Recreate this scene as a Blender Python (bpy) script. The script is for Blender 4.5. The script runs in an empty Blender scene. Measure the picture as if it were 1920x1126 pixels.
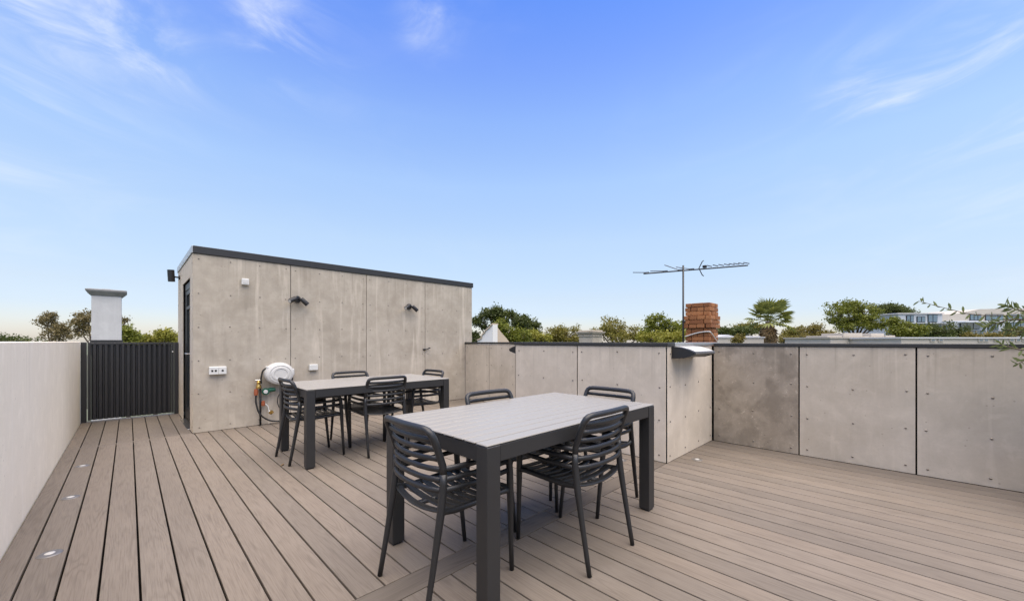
import bpy, math, random
import numpy as np
from mathutils import Vector, Matrix
rad = math.radians
random.seed(7); rng = np.random.default_rng(7)
S = bpy.context.scene
COL = S.collection

# ------------------------------------------------------------------ camera
EYE = 1.2
YAW = math.atan2(719, 727)                 # view direction, clockwise from +Y
FX, FY = math.sin(YAW), math.cos(YAW)
RX, RY = math.cos(YAW), -math.sin(YAW)
cd = bpy.data.cameras.new('camera'); cam = bpy.data.objects.new('camera', cd); COL.objects.link(cam)
cam.location = (0, 0, EYE); cam.rotation_euler = (rad(90), 0, -YAW)
cd.sensor_width = 36; cd.lens = 727 / 1920 * 36; cd.shift_y = (640 - 563) / 1920
cd.clip_start = 0.05; cd.clip_end = 6000
S.camera = cam

def bearing(px, dist):
    """plan position at a survey bearing (photo column) and a depth in metres"""
    u = (px - 960) / 727
    return dist * (FX + u * RX), dist * (FY + u * RY)
def level(py, dist): return EYE - (py - 640) * dist / 727

# ------------------------------------------------------------------ light
SUN_EL, SUN_AZ = 77, 195                   # azimuth clockwise from +Y
sd = bpy.data.lights.new('sun', 'SUN'); sun = bpy.data.objects.new('sun', sd); COL.objects.link(sun)
sd.energy = 5.0; sd.angle = rad(86); sd.color = (1.0, 0.86, 0.64)   # sun behind high thin cloud: a very broad soft source
sv = Vector((math.sin(rad(SUN_AZ)) * math.cos(rad(SUN_EL)), math.cos(rad(SUN_AZ)) * math.cos(rad(SUN_EL)), math.sin(rad(SUN_EL))))
sun.rotation_euler = sv.to_track_quat('Z', 'Y').to_euler(); sun.location = (3, -3, 12)

W = bpy.data.worlds.new('World'); S.world = W; W.use_nodes = True
def build_world():
    nt = W.node_tree; N = nt.nodes; L = nt.links; N.clear()
    out = N.new('ShaderNodeOutputWorld'); bg = N.new('ShaderNodeBackground')
    sky = N.new('ShaderNodeTexSky'); sky.sky_type = 'NISHITA'; sky.sun_disc = False
    sky.sun_elevation = rad(SUN_EL); sky.sun_rotation = rad(SUN_AZ)
    sky.air_density = 1.0; sky.dust_density = 0.6; sky.ozone_density = 2.0; sky.altitude = 50
    tc = N.new('ShaderNodeTexCoord')
    def math_(op, a, b=None, c=None, clamp=False):
        n = N.new('ShaderNodeMath'); n.operation = op; n.use_clamp = clamp
        for i, v in enumerate((a, b, c)):
            if v is None: continue
            if isinstance(v, (int, float)): n.inputs[i].default_value = v
            else: L.new(v, n.inputs[i])
        return n.outputs[0]
    sep = N.new('ShaderNodeSeparateXYZ'); L.new(tc.outputs['Generated'], sep.inputs[0])
    # thin cirrus: stretched, warped noise on a flat cloud deck, in a few loose banks
    cmb = tc
    rot = N.new('ShaderNodeMapping'); rot.inputs['Rotation'].default_value = (rad(8), rad(-5), YAW); L.new(tc.outputs['Generated'], rot.inputs[0])
    mp = N.new('ShaderNodeMapping'); mp.inputs['Location'].default_value = (1.7, .6, 2.3); mp.inputs['Scale'].default_value = (3.0, 3.0, 10.5); L.new(rot.outputs[0], mp.inputs[0])
    n1 = N.new('ShaderNodeTexNoise'); n1.inputs['Scale'].default_value = 1.35; n1.inputs['Detail'].default_value = 8; n1.inputs['Roughness'].default_value = 0.58; n1.inputs['Distortion'].default_value = 1.1
    L.new(mp.outputs[0], n1.inputs['Vector'])
    n2 = N.new('ShaderNodeTexNoise'); n2.inputs['Scale'].default_value = 2.2; n2.inputs['Detail'].default_value = 3
    L.new(tc.outputs['Generated'], n2.inputs['Vector'])
    w1 = math_('POWER', math_('MULTIPLY', math_('SUBTRACT', n1.outputs[0], 0.40), 3.0, clamp=True), 1.6)
    w2 = math_('MULTIPLY', math_('SUBTRACT', n2.outputs[0], 0.42), 4.0, clamp=True)
    banks = None
    for (cx, cy, r) in ((60, 20, .09), (230, 35, .09), (40, 150, .06), (520, 70, .08), (800, 45, .042), (1620, 150, .055), (1700, 185, .055), (1860, 130, .10), (-500, 60, .25), (2500, 150, .25)):
        u = (cx - 960) / 727; v = (640 - cy) / 727
        d = Vector((FX + u * RX, FY + u * RY, v)).normalized()
        vm = N.new('ShaderNodeVectorMath'); vm.operation = 'DISTANCE'; L.new(tc.outputs['Generated'], vm.inputs[0]); vm.inputs[1].default_value = d
        q = math_('POWER', math_('DIVIDE', vm.outputs['Value'], r), 2.0)
        gsn = math_('EXPONENT', math_('MULTIPLY', q, -1.0))
        banks = gsn if banks is None else math_('MAXIMUM', banks, gsn)
    mask = math_('MULTIPLY', math_('ADD', math_('MULTIPLY', banks, 0.8), math_('MULTIPLY', w2, 0.08)), w1, clamp=True)
    # clearer, paler air than the model's: grade by elevation, the same all round the horizon
    rp = N.new('ShaderNodeValToRGB'); L.new(sep.outputs[2], rp.inputs[0]); cr = rp.color_ramp
    stops = ((.0, (1.55, 1.48, 1.66)), (.068, (1.63, 1.53, 1.70)), (.109, (1.89, 1.66, 1.65)), (.239, (2.62, 2.28, 2.02)), (.368, (2.83, 2.64, 2.5)), (.489, (2.40, 2.48, 2.80)), (.579, (1.85, 2.10, 2.95)), (.70, (1.10, 1.70, 3.0)), (1.0, (.9, 1.5, 2.9)))
    while len(cr.elements) < len(stops): cr.elements.new(.5)
    for e, (p_, c_) in zip(cr.elements, stops): e.position = p_; e.color = (c_[0] / 1.5, c_[1] / 1.5, c_[2] / 1.5, 1)
    hs = N.new('ShaderNodeMix'); hs.data_type = 'RGBA'; hs.blend_type = 'MULTIPLY'; hs.inputs['Factor'].default_value = 1
    L.new(sky.outputs[0], hs.inputs['A']); L.new(rp.outputs[0], hs.inputs['B'])
    mix = N.new('ShaderNodeMix'); mix.data_type = 'RGBA'
    L.new(mask, mix.inputs['Factor']); L.new(hs.outputs['Result'], mix.inputs['A']); mix.inputs['B'].default_value = (6.0, 6.4, 7.0, 1)
    L.new(mix.outputs['Result'], bg.inputs['Color']); bg.inputs['Strength'].default_value = 0.099
    L.new(bg.outputs[0], out.inputs[0])
build_world()
S.view_settings.view_transform = 'Standard'; S.view_settings.look = 'None'; S.view_settings.gamma = 1
S.view_settings.use_curve_mapping = False
S.view_settings.exposure = 0.6
S.cycles.adaptive_threshold = .02; S.cycles.max_bounces = 7; S.cycles.diffuse_bounces = 3; S.cycles.glossy_bounces = 3; S.cycles.transmission_bounces = 3
S.render.resolution_x = 1024; S.render.resolution_y = 600

# ------------------------------------------------------------------ materials
class NT:
    def __init__(s, name):
        s.m = bpy.data.materials.new(name); s.m.use_nodes = True; s.t = s.m.node_tree; s.N = s.t.nodes; s.L = s.t.links
        s.b = s.N['Principled BSDF']
    def n(s, t, **kw):
        o = s.N.new(t)
        for k, v in kw.items():
            if k in o.inputs.keys(): 
                if hasattr(v, 'is_linked'): s.L.new(v, o.inputs[k])
                else: o.inputs[k].default_value = v
            else: setattr(o, k, v)
        return o
    def math(s, op, a, b=None, clamp=False):
        n = s.N.new('ShaderNodeMath'); n.operation = op; n.use_clamp = clamp
        for i, v in enumerate((a, b)):
            if v is None: continue
            if isinstance(v, (int, float)): n.inputs[i].default_value = v
            else: s.L.new(v, n.inputs[i])
        return n.outputs[0]
    def mix(s, f, a, b, blend='MIX'):
        n = s.N.new('ShaderNodeMix'); n.data_type = 'RGBA'; n.blend_type = blend
        for k, v in (('Factor', f), ('A', a), ('B', b)):
            if isinstance(v, (int, float)): n.inputs[k].default_value = v
            elif isinstance(v, tuple): n.inputs[k].default_value = (*v, 1)
            else: s.L.new(v, n.inputs[k])
        return n.outputs['Result']
    def noise(s, vec, scale, detail=4, rough=.55, dist=0):
        n = s.n('ShaderNodeTexNoise', Scale=scale, Detail=detail, Roughness=rough, Distortion=dist); s.L.new(vec, n.inputs['Vector']); return n.outputs[0]
    def mapping(s, vec, scale=(1, 1, 1), loc=None):
        n = s.n('ShaderNodeMapping'); s.L.new(vec, n.inputs[0]); n.inputs['Scale'].default_value = scale
        if loc is not None: s.L.new(loc, n.inputs['Location'])
        return n.outputs[0]
    def bump(s, h, strength=.3, dist=.002):
        n = s.n('ShaderNodeBump', Strength=strength, Distance=dist); s.L.new(h, n.inputs['Height']); s.L.new(n.outputs[0], s.b.inputs['Normal'])
    def col(s, c):
        if isinstance(c, tuple): s.b.inputs['Base Color'].default_value = (*c, 1)
        else: s.L.new(c, s.b.inputs['Base Color'])

def plain(name, col, rough=.5, metal=0, var=.08, scale=14, spec=.5, bump=0):
    s = NT(name); g = s.n('ShaderNodeNewGeometry')
    nz = s.noise(g.outputs['Position'], scale, 5)
    lo = tuple(c * (1 - var) for c in col); hi = tuple(min(1, c * (1 + var)) for c in col)
    s.col(s.mix(nz, lo, hi))
    s.b.inputs['Roughness'].default_value = rough; s.b.inputs['Metallic'].default_value = metal
    s.b.inputs['Specular IOR Level'].default_value = spec
    if bump: s.bump(s.noise(g.outputs['Position'], scale * 30, 2), bump, .001)
    return s.m

def deck_mat(name='composite_decking', k=1.0, fig_amt=.5):
    s = NT(name); tc = s.n('ShaderNodeTexCoord'); oi = s.n('ShaderNodeObjectInfo')
    cmb = s.n('ShaderNodeCombineXYZ'); r100 = s.math('MULTIPLY', oi.outputs['Random'], 97.0)
    s.L.new(r100, cmb.inputs[0]); s.L.new(s.math('MULTIPLY', oi.outputs['Random'], 41.0), cmb.inputs[1])
    base = s.n('ShaderNodeVectorMath', operation='ADD'); s.L.new(tc.outputs['Object'], base.inputs[0]); s.L.new(cmb.outputs[0], base.inputs[1])
    v = base.outputs[0]
    # cathedral figure: contour lines of a long stretched noise
    fig = s.noise(s.mapping(v, (9, .75, 1)), 1.0, 2, .45, .25)
    lines = s.math('SINE', s.math('MULTIPLY', fig, 95.0))
    lines = s.math('POWER', s.math('MULTIPLY', s.math('ADD', lines, 1.0), .5), 3.0)
    fine = s.noise(s.mapping(v, (190, 5, 1)), 1.0, 3, .6)
    lineamt = s.math('MULTIPLY', lines, s.math('MULTIPLY', s.math('SUBTRACT', s.noise(s.mapping(v, (14, 1.6, 1)), 1.0, 2), .36), 2.0, True))
    broad = s.noise(s.mapping(v, (3, .5, 1)), 1.0, 3)
    g = s.n('ShaderNodeNewGeometry')
    dirt = s.noise(g.outputs['Position'], 1.3, 5, .6)
    c = s.mix(broad, tuple(k * q for q in (.140, .117, .094)), tuple(k * q for q in (.208, .178, .145)))
    c = s.mix(s.math('MULTIPLY', s.math('SUBTRACT', oi.outputs['Random'], .5), .5, True), c, tuple(k * q for q in (.235, .182, .135)))
    c = s.mix(s.math('MULTIPLY', s.math('SUBTRACT', .5, oi.outputs['Random'], True), .7, True), c, tuple(k * q for q in (.105, .091, .076)))
    c = s.mix(s.math('MULTIPLY', lineamt, fig_amt), c, (.058, .047, .037))
    c = s.mix(s.math('MULTIPLY', s.math('SUBTRACT', fine, .45, True), 1.8, True), c, (.075, .058, .045))
    c = s.mix(s.math('MULTIPLY', s.math('SUBTRACT', dirt, .52, True), 1.0, True), c, tuple(k * q for q in (.255, .222, .187)))
    s.col(c)
    s.L.new(s.math('ADD', .56, s.math('MULTIPLY', dirt, .2)), s.b.inputs['Roughness'])
    s.b.inputs['Specular IOR Level'].default_value = .3
    s.bump(s.math('ADD', s.math('MULTIPLY', lineamt, -.5), fine), .35, .0012)
    return s.m

def concrete_mat(name, lo, hi, stain=.35, blotch=0.0, streak=.3, edge=None):
    s = NT(name); g = s.n('ShaderNodeNewGeometry'); oi = s.n('ShaderNodeObjectInfo')
    cmb = s.n('ShaderNodeCombineXYZ')
    for i, k in enumerate((31., 17., 23.)): s.L.new(s.math('MULTIPLY', oi.outputs['Random'], k), cmb.inputs[i])
    ad = s.n('ShaderNodeVectorMath', operation='ADD'); s.L.new(g.outputs['Position'], ad.inputs[0]); s.L.new(cmb.outputs[0], ad.inputs[1]); v = ad.outputs[0]
    cloud = s.noise(v, 1.7, 6, .6, .6)
    mid = s.noise(v, 6.5, 6, .65, .4)
    fine = s.noise(v, 60, 4, .6)
    st = s.noise(s.mapping(v, (7, 7, .55)), 1.0, 5, .6, .5)
    c = s.mix(s.math('MULTIPLY', s.math('SUBTRACT', cloud, .3), 2.2, True), lo, hi)
    c = s.mix(s.math('MULTIPLY', s.math('SUBTRACT', mid, .5, True), 1.5, True), c, tuple(x * 1.22 for x in hi))
    c = s.mix(s.math('MULTIPLY', s.math('SUBTRACT', .48, mid, True), 2.0 * stain, True), c, tuple(x * .62 for x in lo))
    # pale efflorescence runs and darker runs
    c = s.mix(s.math('MULTIPLY', s.math('SUBTRACT', st, .56, True), 3.0 * streak, True), c, tuple(min(1, x * 1.5) for x in hi))
    c = s.mix(s.math('MULTIPLY', s.math('SUBTRACT', .43, st, True), 2.4 * streak, True), c, tuple(x * .66 for x in lo))
    if blotch:
        b = s.noise(v, 3.4, 6, .6, .3)
        bm = s.n('ShaderNodeMapRange', interpolation_type='SMOOTHSTEP'); s.L.new(b, bm.inputs[0]); bm.inputs[1].default_value = .44; bm.inputs[2].default_value = .62
        c = s.mix(s.math('MULTIPLY', bm.outputs[0], blotch), c, tuple(x * .60 for x in lo))
        sp = s.noise(v, 22, 4, .7, .8)
        sm = s.math('MULTIPLY', s.math('SUBTRACT', sp, .60, True), 5.0, True)
        c = s.mix(s.math('MULTIPLY', sm, s.math('SUBTRACT', 1.0, bm.outputs[0])), c, tuple(min(1, x * 1.55) for x in hi))
    if edge:                                  # rain runs starting at the capping
        sz = s.n('ShaderNodeSeparateXYZ'); s.L.new(g.outputs['Position'], sz.inputs[0])
        run = s.noise(s.mapping(v, (24, 24, .5)), 1.0, 4, .6, .2); reach = s.noise(s.mapping(v, (5, 5, .01)), 1.0, 3)
        mr = s.n('ShaderNodeMapRange', interpolation_type='SMOOTHSTEP'); s.L.new(sz.outputs[2], mr.inputs[0]); mr.inputs[2].default_value = edge
        s.L.new(s.math('SUBTRACT', edge, s.math('MULTIPLY', reach, 1.1)), mr.inputs[1])
        c = s.mix(s.math('MULTIPLY', s.math('MULTIPLY', s.math('SUBTRACT', run, .55, True), 4.0, True), s.math('MULTIPLY', mr.outputs[0], .5)), c, tuple(x * .5 for x in lo))
        c = s.mix(s.math('MULTIPLY', s.math('MULTIPLY', s.math('SUBTRACT', .42, run, True), 4.0, True), s.math('MULTIPLY', mr.outputs[0], .4)), c, tuple(min(1, x * 1.45) for x in hi))
    # air holes and scuffs
    vo = s.n('ShaderNodeTexVoronoi', Scale=16.0); s.L.new(v, vo.inputs['Vector'])
    hole = s.math('MULTIPLY', s.math('LESS_THAN', vo.outputs['Distance'], .10), s.math('GREATER_THAN', s.noise(v, 5, 2), .52))
    c = s.mix(s.math('MULTIPLY', hole, .45), c, tuple(x * .5 for x in lo))
    c = s.mix(s.math('MULTIPLY', s.math('SUBTRACT', fine, .5), .5, True), c, tuple(x * .7 for x in lo))
    s.col(c)
    s.b.inputs['Roughness'].default_value = .78; s.b.inputs['Specular IOR Level'].default_value = .3
    s.bump(s.math('ADD', fine, s.math('MULTIPLY', mid, 1.5)), .25, .002)
    return s.m

def leaf_mat(name, a, b, trans=.3):
    s = NT(name); g = s.n('ShaderNodeNewGeometry'); oi = s.n('ShaderNodeObjectInfo')
    rp = g.outputs['Random Per Island']
    c = s.mix(rp, a, b)
    c = s.mix(s.math('MULTIPLY', s.noise(g.outputs['Position'], .7, 3), .5), c, tuple((x * .4 + y * .9) for x, y in zip(a, b)))
    s.col(c); s.b.inputs['Roughness'].default_value = .55; s.b.inputs['Specular IOR Level'].default_value = .35
    tr = s.n('ShaderNodeBsdfTranslucent'); s.L.new(c, tr.inputs['Color'])
    mx = s.n('ShaderNodeMixShader'); mx.inputs[0].default_value = trans
    out = s.N['Material Output']; s.L.new(s.b.outputs[0], mx.inputs[1]); s.L.new(tr.outputs[0], mx.inputs[2]); s.L.new(mx.outputs[0], out.inputs[0])
    return s.m

def glass_mat(name, col=(.02, .03, .035)):
    s = NT(name); s.col(col); s.b.inputs['Roughness'].default_value = .04; s.b.inputs['Specular IOR Level'].default_value = 1.0
    s.b.inputs['IOR'].default_value = 1.6
    return s.m

M = {}
M['deck'] = deck_mat(); M['deck_cross'] = deck_mat('composite_decking_darker', .72, .95)  # crossing board: same decking, light across its grain painted in as darker colour
M['panel'] = concrete_mat('fibre_cement', (.41, .358, .288), (.53, .470, .388), .35, 0, .4, 1.15)
M['panel_bay'] = concrete_mat('fibre_cement_pale', (.48, .42, .34), (.60, .53, .44), .3, 0, .3, 1.155)
M['panel_hut'] = concrete_mat('fibre_cement_weathered', (.345, .302, .242), (.475, .425, .352), .45, 0, 1.0, 2.36)
M['panel_stained'] = concrete_mat('fibre_cement_stained', (.24, .20, .153), (.38, .33, .268), .8, .5, .25, 1.15)
M['render'] = concrete_mat('painted_render', (.80, .735, .61), (.85, .785, .67), .08, 0, .2, 1.2)
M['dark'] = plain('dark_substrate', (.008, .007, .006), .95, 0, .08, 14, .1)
M['cap'] = plain('charcoal_flashing', (.022, .022, .023), .45, .0, .12, 5)
M['cap_pale'] = plain('galvanised_flashing', (.42, .43, .44), .35, .6, .1, 6)
M['chair'] = plain('charcoal_resin', (.0145, .015, .016), .40, 0, .10, 30, .5, .05)
M['tableframe'] = plain('charcoal_powdercoat', (.022, .022, .0225), .45, 0, .06, 20)
M['tabletop'] = plain('grey_powdercoat', (.255, .243, .22), .36, 0, .02, 3)
M['rubber'] = plain('black_rubber', (.012, .012, .012), .6)
M['black'] = plain('black_metal', (.012, .012, .013), .45)
M['gate'] = plain('black_steel_sheet', (.022, .022, .024), .42, 0, .1, 4)
M['white_plastic'] = plain('white_plastic', (.62, .62, .59), .4)
M['grey_plastic'] = plain('pale_grey_plastic', (.56, .555, .53), .62, 0, .06, 14, .3)
M['steel'] = plain('stainless_steel', (.58, .57, .55), .28, 1)
M['bezel'] = plain('brushed_bezel', (.24, .23, .22), .5, .8)
M['lamp_silver'] = plain('silver_paint', (.50, .49, .47), .45, 0, .05, 8)
M['screw'] = plain('screw_heads', (.22, .195, .165), .35, .7)
M['brass'] = plain('brass', (.62, .40, .12), .3, 1)
M['copper'] = plain('orange_fitting', (.30, .085, .035), .45)
M['green'] = plain('green_plastic', (.012, .09, .055), .35)
M['glass'] = glass_mat('door_glass')
M['lamp_glass'] = plain('frosted_lens', (.5, .49, .46), .3)
M['chimney_white'] = concrete_mat('white_render', (.46, .46, .45), (.54, .54, .53), .2, 0, .3)
M['cap_grey'] = concrete_mat('grey_cement', (.20, .20, .195), (.27, .27, .262), .4, 0, .3)
M['stone'] = concrete_mat('old_stone', (.34, .30, .24), (.46, .42, .35), .6, 0, .5)
M['gable_white'] = plain('white_stucco', (.70, .69, .66), .7, 0, .06, 2)
M['gable_tan'] = plain('tan_stucco', (.50, .41, .31), .75, 0, .1, 2)
M['mortar'] = plain('mortar', (.13, .085, .06), .9)
M['roofing'] = plain('pale_roof_sheet', (.52, .52, .53), .45, 0, .1, .5)
M['wall_cream'] = plain('cream_wall', (.44, .405, .35), .8, 0, .1, .5)
M['wall_white'] = plain('white_wall', (.42, .45, .48), .7, 0, .05, .5)
M['winglass'] = glass_mat('window_glass', (.07, .13, .18))
M['ground'] = plain('suburb_ground', (.09, .10, .06), .9, 0, .4, .05)
M['bark'] = plain('bark', (.11, .085, .065), .9, 0, .3, 4)
M['terracotta'] = plain('grey_pot', (.12, .12, .12), .6)
def brick_mat():
    s = NT('red_brick'); g = s.n('ShaderNodeNewGeometry'); oi = s.n('ShaderNodeObjectInfo')
    c = s.mix(oi.outputs['Random'], (.205, .075, .025), (.37, .155, .058))
    c = s.mix(s.math('MULTIPLY', s.math('SUBTRACT', s.noise(g.outputs['Position'], 18, 5, .65), .5, True), 2.0, True), c, (.18, .06, .03))
    c = s.mix(s.math('MULTIPLY', s.math('SUBTRACT', s.noise(g.outputs['Position'], 9, 4, .6), .62, True), 4.0, True), c, (.36, .25, .18))
    s.col(c); s.b.inputs['Roughness'].default_value = .85
    s.bump(s.noise(g.outputs['Position'], 70, 4), .5, .004); return s.m
M['brick'] = brick_mat()
M['leaf_olive'] = leaf_mat('olive_grey_leaves', (.095, .095, .016), (.25, .215, .045))
M['leaf_dark'] = leaf_mat('dark_leaves', (.028, .044, .010), (.095, .115, .024), .3)
M['leaf_mid'] = leaf_mat('mid_green_leaves', (.075, .095, .010), (.20, .215, .028))
M['leaf_bright'] = leaf_mat('yellow_green_leaves', (.13, .145, .016), (.29, .265, .04))
M['leaf_gold'] = leaf_mat('golden_leaves', (.10, .095, .018), (.20, .155, .035))
M['leaf_gum'] = leaf_mat('gum_leaves', (.09, .08, .03), (.22, .175, .08))
M['leaf_tree'] = leaf_mat('olive_tree_leaves', (.05, .075, .022), (.19, .22, .08), .35)
M['palm'] = leaf_mat('palm_leaves', (.07, .095, .02), (.24, .25, .07), .3)
M['palm_dry'] = leaf_mat('dry_palm_leaves', (.14, .085, .035), (.24, .16, .08), .1)

# ------------------------------------------------------------------ mesh tools
class MB:
    def __init__(s): s.v = []; s.f = []
    def add(s, vs, fs):
        o = len(s.v); s.v.extend(tuple(map(float, p)) for p in vs); s.f.extend(tuple(i + o for i in f) for f in fs); return s
    def box(s, a, b, c=0.0):
        (x0, y0, z0), (x1, y1, z1) = a, b
        x0, x1 = min(x0, x1), max(x0, x1); y0, y1 = min(y0, y1), max(y0, y1); z0, z1 = min(z0, z1), max(z0, z1)
        if c <= 0:
            return s.add([(x0, y0, z0), (x1, y0, z0), (x1, y1, z0), (x0, y1, z0), (x0, y0, z1), (x1, y0, z1), (x1, y1, z1), (x0, y1, z1)],
                         [(0, 3, 2, 1), (4, 5, 6, 7), (0, 1, 5, 4), (1, 2, 6, 5), (2, 3, 7, 6), (3, 0, 4, 7)])
        # chamfered box
        vs = []; idx = {}
        X = (x0, x1); Y = (y0, y1); Z = (z0, z1)
        for i in (0, 1):
            for j in (0, 1):
                for k in (0, 1):
                    sx, sy, sz = (1 if i == 0 else -1), (1 if j == 0 else -1), (1 if k == 0 else -1)
                    idx[i, j, k, 'x'] = len(vs); vs.append((X[i], Y[j] + sy * c, Z[k] + sz * c))
                    idx[i, j, k, 'y'] = len(vs); vs.append((X[i] + sx * c, Y[j], Z[k] + sz * c))
                    idx[i, j, k, 'z'] = len(vs); vs.append((X[i] + sx * c, Y[j] + sy * c, Z[k]))
        fs = []
        q = lambda *t: tuple(idx[a] for a in t)
        for i in (0, 1):
            f = q((i, 0, 0, 'x'), (i, 1, 0, 'x'), (i, 1, 1, 'x'), (i, 0, 1, 'x')); fs.append(f if i else f[::-1])
            f = q((0, i, 0, 'y'), (1, i, 0, 'y'), (1, i, 1, 'y'), (0, i, 1, 'y')); fs.append(f[::-1] if i else f)
            f = q((0, 0, i, 'z'), (1, 0, i, 'z'), (1, 1, i, 'z'), (0, 1, i, 'z')); fs.append(f if i else f[::-1])
        for a in (0, 1):
            for b in (0, 1):
                f = q((0, a, b, 'y'), (1, a, b, 'y'), (1, a, b, 'z'), (0, a, b, 'z')); fs.append(f if a != b else f[::-1])
                f = q((a, 0, b, 'x'), (a, 1, b, 'x'), (a, 1, b, 'z'), (a, 0, b, 'z')); fs.append(f[::-1] if a != b else f)
                f = q((a, b, 0, 'x'), (a, b, 1, 'x'), (a, b, 1, 'y'), (a, b, 0, 'y')); fs.append(f if a != b else f[::-1])
        for i in (0, 1):
            for j in (0, 1):
                for k in (0, 1):
                    f = q((i, j, k, 'x'), (i, j, k, 'y'), (i, j, k, 'z')); fs.append(f if (i + j + k) % 2 else f[::-1])
        return s.add(vs, fs)
    def tube(s, pts, r, n=10, flat=1.0, up=None, caps=True):
        """tube along pts; r scalar or list; flat scales the section along the side axis"""
        P = [Vector(p) for p in pts]; m = len(P)
        rr = r if isinstance(r, (list, tuple)) else [r] * m
        T = []
        for i in range(m):
            t = (P[min(i + 1, m - 1)] - P[max(i - 1, 0)]); T.append(t.normalized())
        u0 = Vector(up) if up else (Vector((0, 0, 1)) if abs(T[0].z) < .9 else Vector((1, 0, 0)))
        vs = []; fs = []
        u = None
        for i in range(m):
            if up or u is None:
                sd_ = T[i].cross(u0).normalized(); u = sd_.cross(T[i]).normalized()
            else:
                u = (u - T[i] * u.dot(T[i])).normalized(); sd_ = T[i].cross(u)
            for k in range(n):
                a = 2 * math.pi * k / n
                vs.append(P[i] + u * (math.cos(a) * rr[i]) + sd_ * (math.sin(a) * rr[i] * flat))
        for i in range(m - 1):
            for k in range(n):
                k2 = (k + 1) % n
                fs.append((i * n + k, (i + 1) * n + k, (i + 1) * n + k2, i * n + k2))
        if caps:
            fs.append(tuple(range(n))); fs.append(tuple(reversed(range((m - 1) * n, m * n))))
        return s.add(vs, fs)
    def lathe(s, prof, origin, axis='Z', n=20, sx=1.0, sy=1.0):
        vs = []; fs = []; m = len(prof)
        for (r, h) in prof:
            for k in range(n):
                a = 2 * math.pi * k / n; c, d = r * math.cos(a) * sx, r * math.sin(a) * sy
                p = {'Z': (c, d, h), 'Y': (c, h, d), 'X': (h, c, d)}[axis]
                vs.append((origin[0] + p[0], origin[1] + p[1], origin[2] + p[2]))
        for i in range(m - 1):
            for k in range(n):
                k2 = (k + 1) % n; f = (i * n + k, i * n + k2, (i + 1) * n + k2, (i + 1) * n + k)
                fs.append(f)
        fs.append(tuple(reversed(range(n)))); fs.append(tuple(range((m - 1) * n, m * n)))
        return s.add(vs, fs)
    def prism(s, poly, axis, a, b):
        """extrude polygon (2D) along axis from a to b"""
        def p3(p, h): return {'X': (h, p[0], p[1]), 'Y': (p[0], h, p[1]), 'Z': (p[0], p[1], h)}[axis]
        n = len(poly); vs = [p3(p, a) for p in poly] + [p3(p, b) for p in poly]
        fs = [tuple(range(n)), tuple(range(2 * n - 1, n - 1, -1))]
        for i in range(n):
            j = (i + 1) % n; fs.append((i, i + n, j + n, j))
        return s.add(vs, fs)
    def mesh(s, name, mat, smooth=False, org=(0, 0, 0), fix=True):
        me = bpy.data.meshes.new(name)
        me.from_pydata([(x - org[0], y - org[1], z - org[2]) for x, y, z in s.v], [], s.f)
        if fix:
            import bmesh
            bm = bmesh.new(); bm.from_mesh(me); bmesh.ops.recalc_face_normals(bm, faces=bm.faces); bm.to_mesh(me); bm.free()
        me.materials.append(M[mat])
        if smooth:
            me.polygons.foreach_set('use_smooth', [True] * len(me.polygons))
            if smooth == 'auto':
                me.set_sharp_from_angle(angle=rad(40))
        me.update(); return me
    def build(s, name, mat, parent=None, smooth=False, world=True, loc=None, fix=True):
        org = (0, 0, 0)
        if parent is not None and world:
            p = parent
            while p is not None: org = (org[0] + p.location[0], org[1] + p.location[1], org[2] + p.location[2]); p = p.parent
        o = bpy.data.objects.new(name, s.mesh(name, mat, smooth, org, fix)); COL.objects.link(o); o.parent = parent
        return o
def thing(name, label, cat, loc=(0, 0, 0), rz=0, group=None):
    o = bpy.data.objects.new(name, None); COL.objects.link(o); o.location = loc; o.rotation_euler = (0, 0, rz)
    o.empty_display_size = .1
    o['label'] = label; o['category'] = cat
    if group: o['group'] = group
    return o
def tag(o, label, cat, group=None):
    o['label'] = label; o['category'] = cat
    if group: o['group'] = group
    return o
def struct(o): o['kind'] = 'structure'; return o
def inst(name, me, parent, loc, rot=(0, 0, 0), scale=(1, 1, 1)):
    o = bpy.data.objects.new(name, me); COL.objects.link(o); o.parent = parent; o.location = loc; o.rotation_euler = rot; o.scale = scale; return o
def spline(pts, n=8):
    P = [Vector(p) for p in pts]; out = []
    for i in range(len(P) - 1):
        p0 = P[max(i - 1, 0)]; p1 = P[i]; p2 = P[i + 1]; p3 = P[min(i + 2, len(P) - 1)]
        for k in range(n):
            t = k / n
            out.append(.5 * ((2 * p1) + (p2 - p0) * t + (2 * p0 - 5 * p1 + 4 * p2 - p3) * t * t + (3 * p1 - p0 - 3 * p2 + p3) * t ** 3))
    out.append(P[-1]); return out

# ------------------------------------------------------------------ setting
GZ = -7.0
LW, RW = -.505, 5.06               # inner faces of the left wall and right parapet
BAYX, BAY0, BAY1 = 3.775, 1.645, 3.76   # bay that juts in from the right parapet
HX0, HX1, HY0, HY1 = .595, 5.25, 6.53, 8.62   # stair hut
SOUTH = -3.0
struct(MB().box((-3000, -3000, GZ - 1), (3000, 3000, GZ)).build('ground', 'ground'))
base = MB().box((LW - .2, SOUTH - .2, GZ), (RW + .2, 9.0, -.06)).build('building_below', 'wall_cream')
tag(base, 'cream walls of the building under the roof deck', 'building')

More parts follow.
